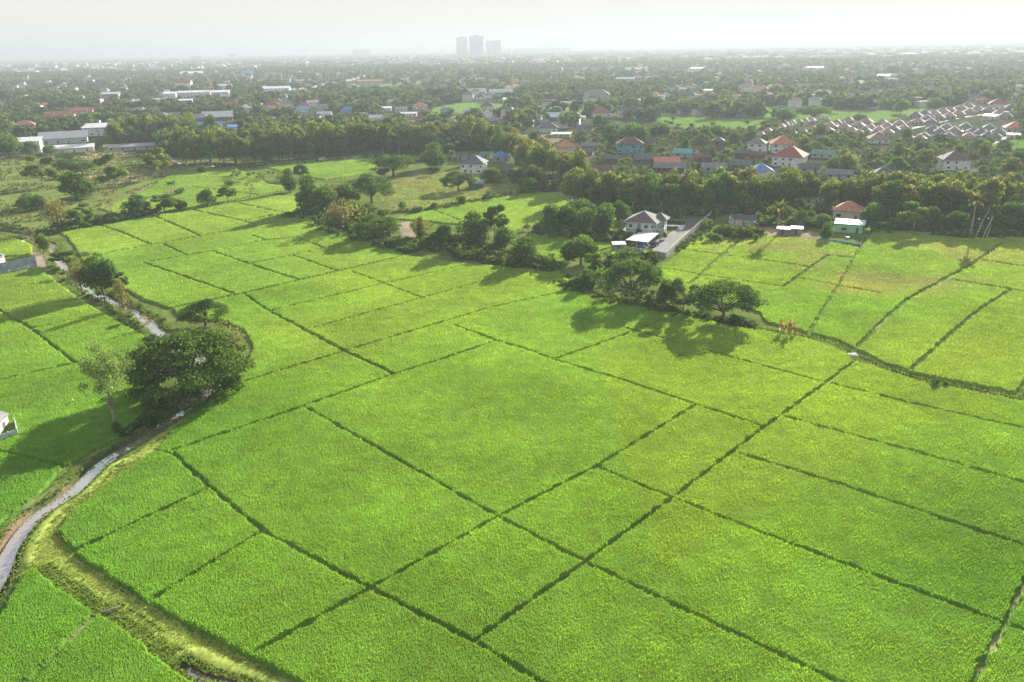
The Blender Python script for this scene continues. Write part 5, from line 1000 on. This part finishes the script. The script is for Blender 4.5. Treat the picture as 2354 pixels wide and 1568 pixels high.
for x, y, h, lb in ((1387,350,24,'white pole among the roofs behind the yellow teaks'),(1684,340,20,'pole beside the small upright dark house'),(1793,378,26,'pole with crossarms in front of the deep red roof'),(1760,384,22,'pole left of the deep red roof'),(1310,442,18,'thin pole at the lane bend'),(1946,474,26,'bent pole above the orange hip roof'),(1573,504,16,'short post at the gate of the villa'),(882,364,24,'lone white pole before the tree belt'),(671,372,26,'second lone white pole before the tree belt'),(498,379,24,'thin white pole at the left part of the tree belt'),(1066,330,20,'white pole in the dense belt behind the meadow')):
    pole(x, y, h, lb, None, lb.find('crossarms') > 0)
# ---- signs, towers on the plain
def board(x, y, wpx, hpx, leg, c, label):
    q = P(x, y); m = mpp(q); o = empty('billboard', q, R(8)); tag(o, label, 'billboard'); MB().box(-wpx * m / 2, wpx * m / 2, -.2, .2, leg * m, (leg + hpx) * m).build('panel', plain('board_print', c, .6, .35, .5), o)
    for s in (-.35, .35): MB().cyl(s * wpx * m, .3, -.2, leg * m + 1, .25, 6).build('leg', M_POLE, o)
board(4, 312, 18, 18, 9, (.42, .07, .04), 'red and orange billboard at the left edge'); board(213, 284, 27, 4, 4, (.52, .25, .03), 'long orange sign above the white box showroom'); board(488, 240, 9, 7, 5, (.03, .42, .22), 'green road sign near the white complex'); board(780, 182, 10, 8, 8, (.6, .6, .6), 'white billboard on the far highway')
q = P(491, 222); m_ = mpp(q); o = MB().box(-1.6, 1.6, -1, 1, 0, 17 * m_).box(-2.2, 2.2, -1.2, 1.2, 17 * m_, 19.5 * m_).build('sign_tower', plain('red_paint', (.4, .03, .03), .5, .2, 1)); o.location = q; tag(o, 'slim red sign tower at the white complex', 'sign')
o = empty('water_tower', P(1892, 140)); tag(o, 'white water tower on legs in the far haze at right', 'water tower'); hh_ = 17 * mpp(P(1892, 140))
MB().cyl(0, 0, hh_ * .78, hh_, 4.4, 14).build('tank', M_POLE, o)
for a in range(4): MB().tube([(5 * math.cos(a * 1.57 + .8), 5 * math.sin(a * 1.57 + .8), 0), (3.2 * math.cos(a * 1.57 + .8), 3.2 * math.sin(a * 1.57 + .8), hh_ * .8)], [.5, .4], 5).build('leg', M_POLE, o)
for x in (2025, 2048): q = P(x, 156); h_o = 12 * mpp(q); o = MB().cyl(0, 0, 0, h_o * .9, 2.4, 4, .9).cyl(0, 0, h_o * .9, h_o, .9, 4, .05).build('obelisk', wallm((.8, .8, .78))); o.location = q; tag(o, 'white pointed pillar, one of a pair in the far right trees', 'pillar', 'pair of white pillars')
q = P(316, 262); o = empty('water_tower', q); tag(o, 'mushroom shaped grey water tank right of the temple', 'water tower'); h_t = 20 * mpp(q); MB().cyl(0, 0, 0, h_t * .75, .7, 8).build('shaft', M_CONC, o); MB().cyl(0, 0, h_t * .7, h_t * .85, 1.0, 12, 3.2).cyl(0, 0, h_t * .85, h_t, 3.2, 12, 2.2).build('tank', M_CONC, o)
for x, y, lb in ((184, 262, 'golden spire on the ridge side of the temple'), (223, 266, 'golden spire right of the temple')):
    q = P(x, y); h_s = 16 * mpp(q); o = MB().cyl(0, 0, 0, h_s * .4, 1.6, 8, 1.0).cyl(0, 0, h_s * .4, h_s, .8, 8, .05).build('spire', plain('gold', (.55, .38, .10), .4, .2, 2)); o.location = q; tag(o, lb, 'spire')

def tower_mat(c):
    m, nt, out = new_mat('tower_facade'); b = nt.nodes.new('ShaderNodeBsdfPrincipled'); b.inputs['Roughness'].default_value = .7
    tc = nt.nodes.new('ShaderNodeTexCoord'); w1 = nt.nodes.new('ShaderNodeTexWave'); w1.bands_direction = 'X'; w1.inputs['Scale'].default_value = .045; w1.inputs['Distortion'].default_value = 0
    nt.links.new(tc.outputs['Object'], w1.inputs[0]); mx = nt.nodes.new('ShaderNodeMix'); mx.data_type = 'RGBA'; mx.inputs[6].default_value = (*[q * .4 for q in c], 1); mx.inputs[7].default_value = (*c, 1); nt.links.new(w1.outputs['Fac'], mx.inputs[0])
    nt.links.new(mx.outputs[2], b.inputs['Base Color']); nt.links.new(b.outputs[0], out.inputs[0]); return m
TM, TM2 = tower_mat((.62, .63, .66)), plain('block_facade', (.45, .45, .46), .8, .2, .02)
def block(x, y, wpx, hpx, label, mat=TM2, cap=True, group=None, name='apartment_block'):
    q = P(x, y); m = mpp(q); w, h = wpx * m, hpx * m; o = empty(name, q, R(6)); tag(o, label, 'building', group)
    MB().box(-w / 2, w / 2, -w * .25, w * .25, -1, h).build('wall', mat, o)
    if cap: MB().box(-w * .18, w * .18, -w * .12, w * .12, h, h * 1.05).build('roof_house', mat, o)
    return o
block(1063, 131, 25, 42, 'left one of the tall apartment towers on the horizon', TM, True, None, 'apartment_tower'); block(1096, 131, 31, 45, 'broadest apartment tower on the horizon, in the middle', TM, True, None, 'apartment_tower'); block(1124, 128, 13, 32, 'palest apartment tower, right of the broadest one', TM, False, None, 'apartment_tower'); block(1142, 129, 20, 34, 'rightmost apartment tower with flat top on the horizon', TM, False, None, 'apartment_tower')
for x, y, w, h, lb in ((704,123,14,17,'pale tower block on the left horizon'),(692,123,12,8,'low block beside the left horizon tower'),(833,129,42,14,'half built concrete block left of centre horizon'),(913,121,40,9,'long pale block on the horizon left of the towers'),(957,121,44,10,'second long pale block on the horizon left of the towers'),(1016,121,12,10,'small pale block just left of the towers'),(1165,121,18,8,'low grey block right of the towers'),(1276,115,20,16,'stepped tower block on the horizon right of centre'),(1245,120,124,9,'very wide low grey mall on the horizon'),(454,138,28,9,'hotel like block in the left distance'),(537,134,18,10,'small block right of the left distant hotel'),(1112,134,44,6,'low white building at the feet of the towers')):
    block(x, y, w, h, lb, TM2, False)

# ------------------------------------------------------------------ the far plain: woods and roofs beyond the ones one can tell apart
FP = [(np.array([(x, y)]), 0) for x, y in []]
def keepout(x, y):
    k = np.zeros(x.shape, bool)
    for p in FARFIELD: k |= inpoly(x, y, p)
    for p in FARKEEP: k |= inpoly(x, y, p)
    return k
FARKEEP = [PX(p) for p in ([(1280,262),(1740,296),(1760,316),(1600,322),(1500,312),(1300,288)], [(980,260),(1210,254),(1210,268),(980,274)], [(1760,302),(1880,270),(2050,276),(2090,262),(2220,240),(2354,240),(2354,330),(2240,338),(2050,330),(1800,330)], [(40,352),(280,345),(260,300),(190,312),(130,318),(60,330)], [(300,238),(578,222),(744,200),(811,186),(860,170),(860,176),(820,192),(760,204),(600,228),(300,246)], [(740,192),(1040,206),(1040,218),(740,200)], [(1225,308),(1330,296),(1335,330),(1270,338)], [(300,226),(540,216),(540,232),(300,240)])]
def px_sample(n, x0, x1, y0, y1, p=1.0):
    X = rng.uniform(x0, x1, n); Y = y0 + (y1 - y0) * rng.random(n) ** p - (X - CX) * .0183
    d = _f[None] * F + (X - CX)[:, None] * _r[None] - (Y - CY)[:, None] * _u[None]; t = -H / d[:, 2]; return d[:, 0] * t, d[:, 1] * t
def clear_houses(x, y, w, h):
    k = np.ones(len(x), bool)
    for (c, hw) in HOUSE_XY:
        L = np.linalg.norm(c); q = c / L; dx, dy = x - c[0], y - c[1]; t = dx * q[0] + dy * q[1]; s = np.abs(dx * q[1] - dy * q[0])
        k &= ~((s < hw * .5 + w * .3) & (t < hw * .8) & (t > -h * min(13, L / 65)))
    return k
def wood(name, label, x, y, hr, wr, ncards, size, c0, c1, seeds=8):
    r = np.random.default_rng(99); tv = []
    for s in range(seeds):
        L = []
        for k in range(9):
            a = r.random() * 6.28; zz = r.random(); q = (.25 + .4 * r.random()) * math.sqrt(max(.1, 1 - (2 * zz - .8) ** 2)); L.append((q * math.cos(a), q * math.sin(a), .18 + .66 * zz, .26, .26, .17))
        tv.append(cards(r, L, ncards, size, c0, c1, .3, .5, .7))
    Vs, Cs = [], []; idx = rng.integers(0, seeds, len(x))
    for s in range(seeds):
        k = np.nonzero(idx == s)[0]; n = len(k)
        if not n: continue
        v, c = tv[s]; a = rng.random(n) * 6.28; w = rng.uniform(*wr, n); h = rng.uniform(*hr, n) * (.7 + .6 * vnoise(x[k], y[k], 90, 31))
        ca, sa = np.cos(a)[:, None], np.sin(a)[:, None]; X = (v[None, :, 0] * ca - v[None, :, 1] * sa) * w[:, None] / 1.6 + x[k][:, None]; Y = (v[None, :, 0] * sa + v[None, :, 1] * ca) * w[:, None] / 1.6 + y[k][:, None]; Z = v[None, :, 2] * h[:, None] + 0 * X
        Vs.append(np.stack([X, Y, Z], 2).reshape(-1, 3)); Cs.append((c[None] * (.7 + .6 * rng.random(n))[:, None, None]).reshape(-1, 3))
    V = np.vstack(Vs); o = link(bpy.data.objects.new(name, np_mesh(name, V, np.arange(len(V)).reshape(-1, 4), np.vstack(Cs), M_FARLEAF))); return tag(o, label, 'trees', kind='stuff')
x, y = px_sample(11000, -80, 2434, 130, 345); k = ~keepout(x, y) & clear_houses(x, y, 10, 11) & ~inpoly(x, y, VILLAGE) & ~inpoly(x, y, SCRUB); d = np.hypot(x, y); k &= (d > 560) & (d < 3600); k &= ~((x > -45) & (d < 560))
wood('distant_trees', 'dense dark garden trees and woods spread over the plain', x[k], y[k], (7, 15), (13, 25), 110, .30, (.045, .078, .030), (.09, .13, .045))
x, y = px_sample(12000, -80, 2434, 116, 160); k = ~keepout(x, y); d = np.hypot(x, y); k &= (d >= 1500) & (d < 9000) & (clear_houses(x, y, 14, 9)); 
wood('horizon_trees', 'far woods fading into the haze towards the horizon', x[k], y[k], (8, 14), (16, 36), 34, .42, (.045, .075, .032), (.085, .12, .045))
UG = [([(1290,655),(1345,672),(1430,698),(1510,712)],150,3,1.8),([(1330,640),(1420,660),(1480,680)],70,6,2.0),([(1510,712),(1600,728),(1730,752)],110,2.0,1.5),([(700,487),(760,500),(800,525),(880,555)],220,9,3.2),([(900,570),(960,565),(1020,570)],120,5,2.4),([(1060,585),(1130,592),(1200,605),(1255,618)],200,6,3.0),
 ([(1245,532),(1300,540),(1350,546),(1425,552)],200,7,3.4),([(1640,500),(1620,530),(1590,560),(1560,580)],90,2.5,2.0),([(1660,540),(1700,546),(1735,544)],90,4,2.2),([(1175,400),(1215,428),(1260,440)],120,6,2.4),([(1345,478),(1500,492),(1740,486)],300,9,2.6),([(1745,486),(1900,482),(2010,500)],200,8,3.0),([(2010,525),(2100,522),(2200,536),(2300,534),(2400,534)],420,9,3.6),
 ([(1760,512),(1830,520),(1890,522)],140,6,2.6),([(400,378),(560,386),(860,362)],160,5,2.0),([(870,362),(950,372),(1010,366),(1100,372)],200,8,3.0),([(130,532),(225,514),(300,502)],130,5,2.6),([(150,640),(230,692),(300,745),(350,790)],70,1.5,1.2),([(200,640),(290,690),(370,745)],50,2.0,1.1),([(290,1000),(330,972),(390,932)],40,1.0,1.1),([(0,520),(60,530),(110,540)],80,4,2.0),([(1400,615),(1450,612),(1500,606)],120,4,2.2),([(930,488),(1000,482),(1100,462),(1190,446)],160,3,1.6)]
ux, uy, us = [], [], []
for line, n, sp, hh in UG:
    q = PX(line); s_ = np.concatenate([[0], np.cumsum(seg_len(q))]); d = rng.random(n) * s_[-1]; px_ = np.interp(d, s_, q[:, 0]) + rng.normal(size=n) * sp * .5; py_ = np.interp(d, s_, q[:, 1]) + rng.normal(size=n) * sp * .6
    ux.append(px_); uy.append(py_); us.append(np.full(n, hh))
ux, uy, us = map(np.concatenate, (ux, uy, us)); k = clear_houses(ux, uy, 2, 2) & (linedist(ux, uy, [(CANAL, 2.4)], 2) > 0); ux, uy, us = ux[k], uy[k], us[k]
for lo_, hi_, lb in ((0, 2.2, 'low weeds and shrubs along the banks and hedges'), (2.2, 9, 'dense undergrowth below the trees and along their edges')):
    k = (us >= lo_) & (us < hi_); wood('undergrowth', lb, ux[k], uy[k], ((.8, 1.6) if lo_ == 0 else (1.8, 3.6)), ((1.4, 3.0) if lo_ == 0 else (3, 5.5)), 150, .22, (.06, .11, .03), (.14, .19, .055), 6)
p = scatter(VILLAGE, 1300); x, y = p[:, 0], p[:, 1]; k = clear_houses(x, y, 4, 3.6) & (y > 335)
wood('village_greenery', 'dense garden greenery filling the village between the houses', x[k], y[k], (2.5, 5.5), (4.5, 9), 150, .24, (.05, .09, .025), (.13, .18, .05), 8)
def town(name, label, x, y, hr, wr, cols):
    mbs = {c: MB() for c in cols}; wm_ = MB()
    for X, Y in zip(x, y):
        w, d, h, a = random.uniform(*wr), random.uniform(*wr) * .7, random.uniform(*hr), random.uniform(-.5, .5); ca, sa = math.cos(a), math.sin(a); c = random.choice(cols)
        q = lambda u, v, z: (X + u * ca - v * sa, Y + u * sa + v * ca, z)
        wm_.add([q(-w/2,-d/2,0), q(w/2,-d/2,0), q(w/2,d/2,0), q(-w/2,d/2,0), q(-w/2,-d/2,h), q(w/2,-d/2,h), q(w/2,d/2,h), q(-w/2,d/2,h)], [(0,1,5,4),(1,2,6,5),(2,3,7,6),(3,0,4,7)])
        o = .8; r = min(.28 * d, 5) if random.random() < .7 else .4
        mbs[c].add([q(-w/2-o,-d/2-o,h), q(w/2+o,-d/2-o,h), q(w/2+o,d/2+o,h), q(-w/2-o,d/2+o,h), q(-w*.28,0,h+r), q(w*.28,0,h+r)], [(0,1,5,4),(1,2,5),(2,3,4,5),(3,0,4)])
    o = empty(name, (0, 0, 0)); tag(o, label, 'buildings', kind='stuff'); wm_.build('wall', wallm((.6, .59, .56)), o)
    for c in cols: mbs[c].build('roof', roofm(c), o)
x, y = px_sample(1100, -80, 2434, 136, 300, 1.4); k = ~keepout(x, y) & clear_houses(x, y, 12, 5); d = np.hypot(x, y); k &= (d > 620) & (d < 3200); k &= ~inpoly(x, y, VILLAGE) & ~inpoly(x, y, SCRUB)
town('village_roofs', 'small roofs scattered among the trees of the plain', x[k], y[k], (5, 10), (9, 18), [GRY, RED, ORG, BRN, WHT, GRY, WHT, GRY, WHT, DGR])
x, y = px_sample(1000, -80, 2434, 115, 152); d = np.hypot(x, y); k = (d > 2000) & (d < 9000)
town('distant_town', 'pale town buildings fading into the haze', x[k], y[k], (8, 17), (22, 60), [GRY, WHT, RED, WHT, GRY, PNK])


# ------------------------------------------------------------------ the air
def haze():
    m, nt, out = new_mat('haze'); v = nt.nodes.new('ShaderNodeVolumePrincipled')
    v.inputs['Color'].default_value = (0.41, 0.455, 0.49, 1); v.inputs['Density'].default_value = 2.1e-4; v.inputs['Anisotropy'].default_value = 0.2
    nt.links.new(v.outputs[0], out.inputs['Volume'])
    o = MB().box(-13500, 13500, -300, 15800, -3.0, 165).build('haze', m); tag(o, kind='stuff', label='pale haze lying over the plain', cat='haze')
haze()
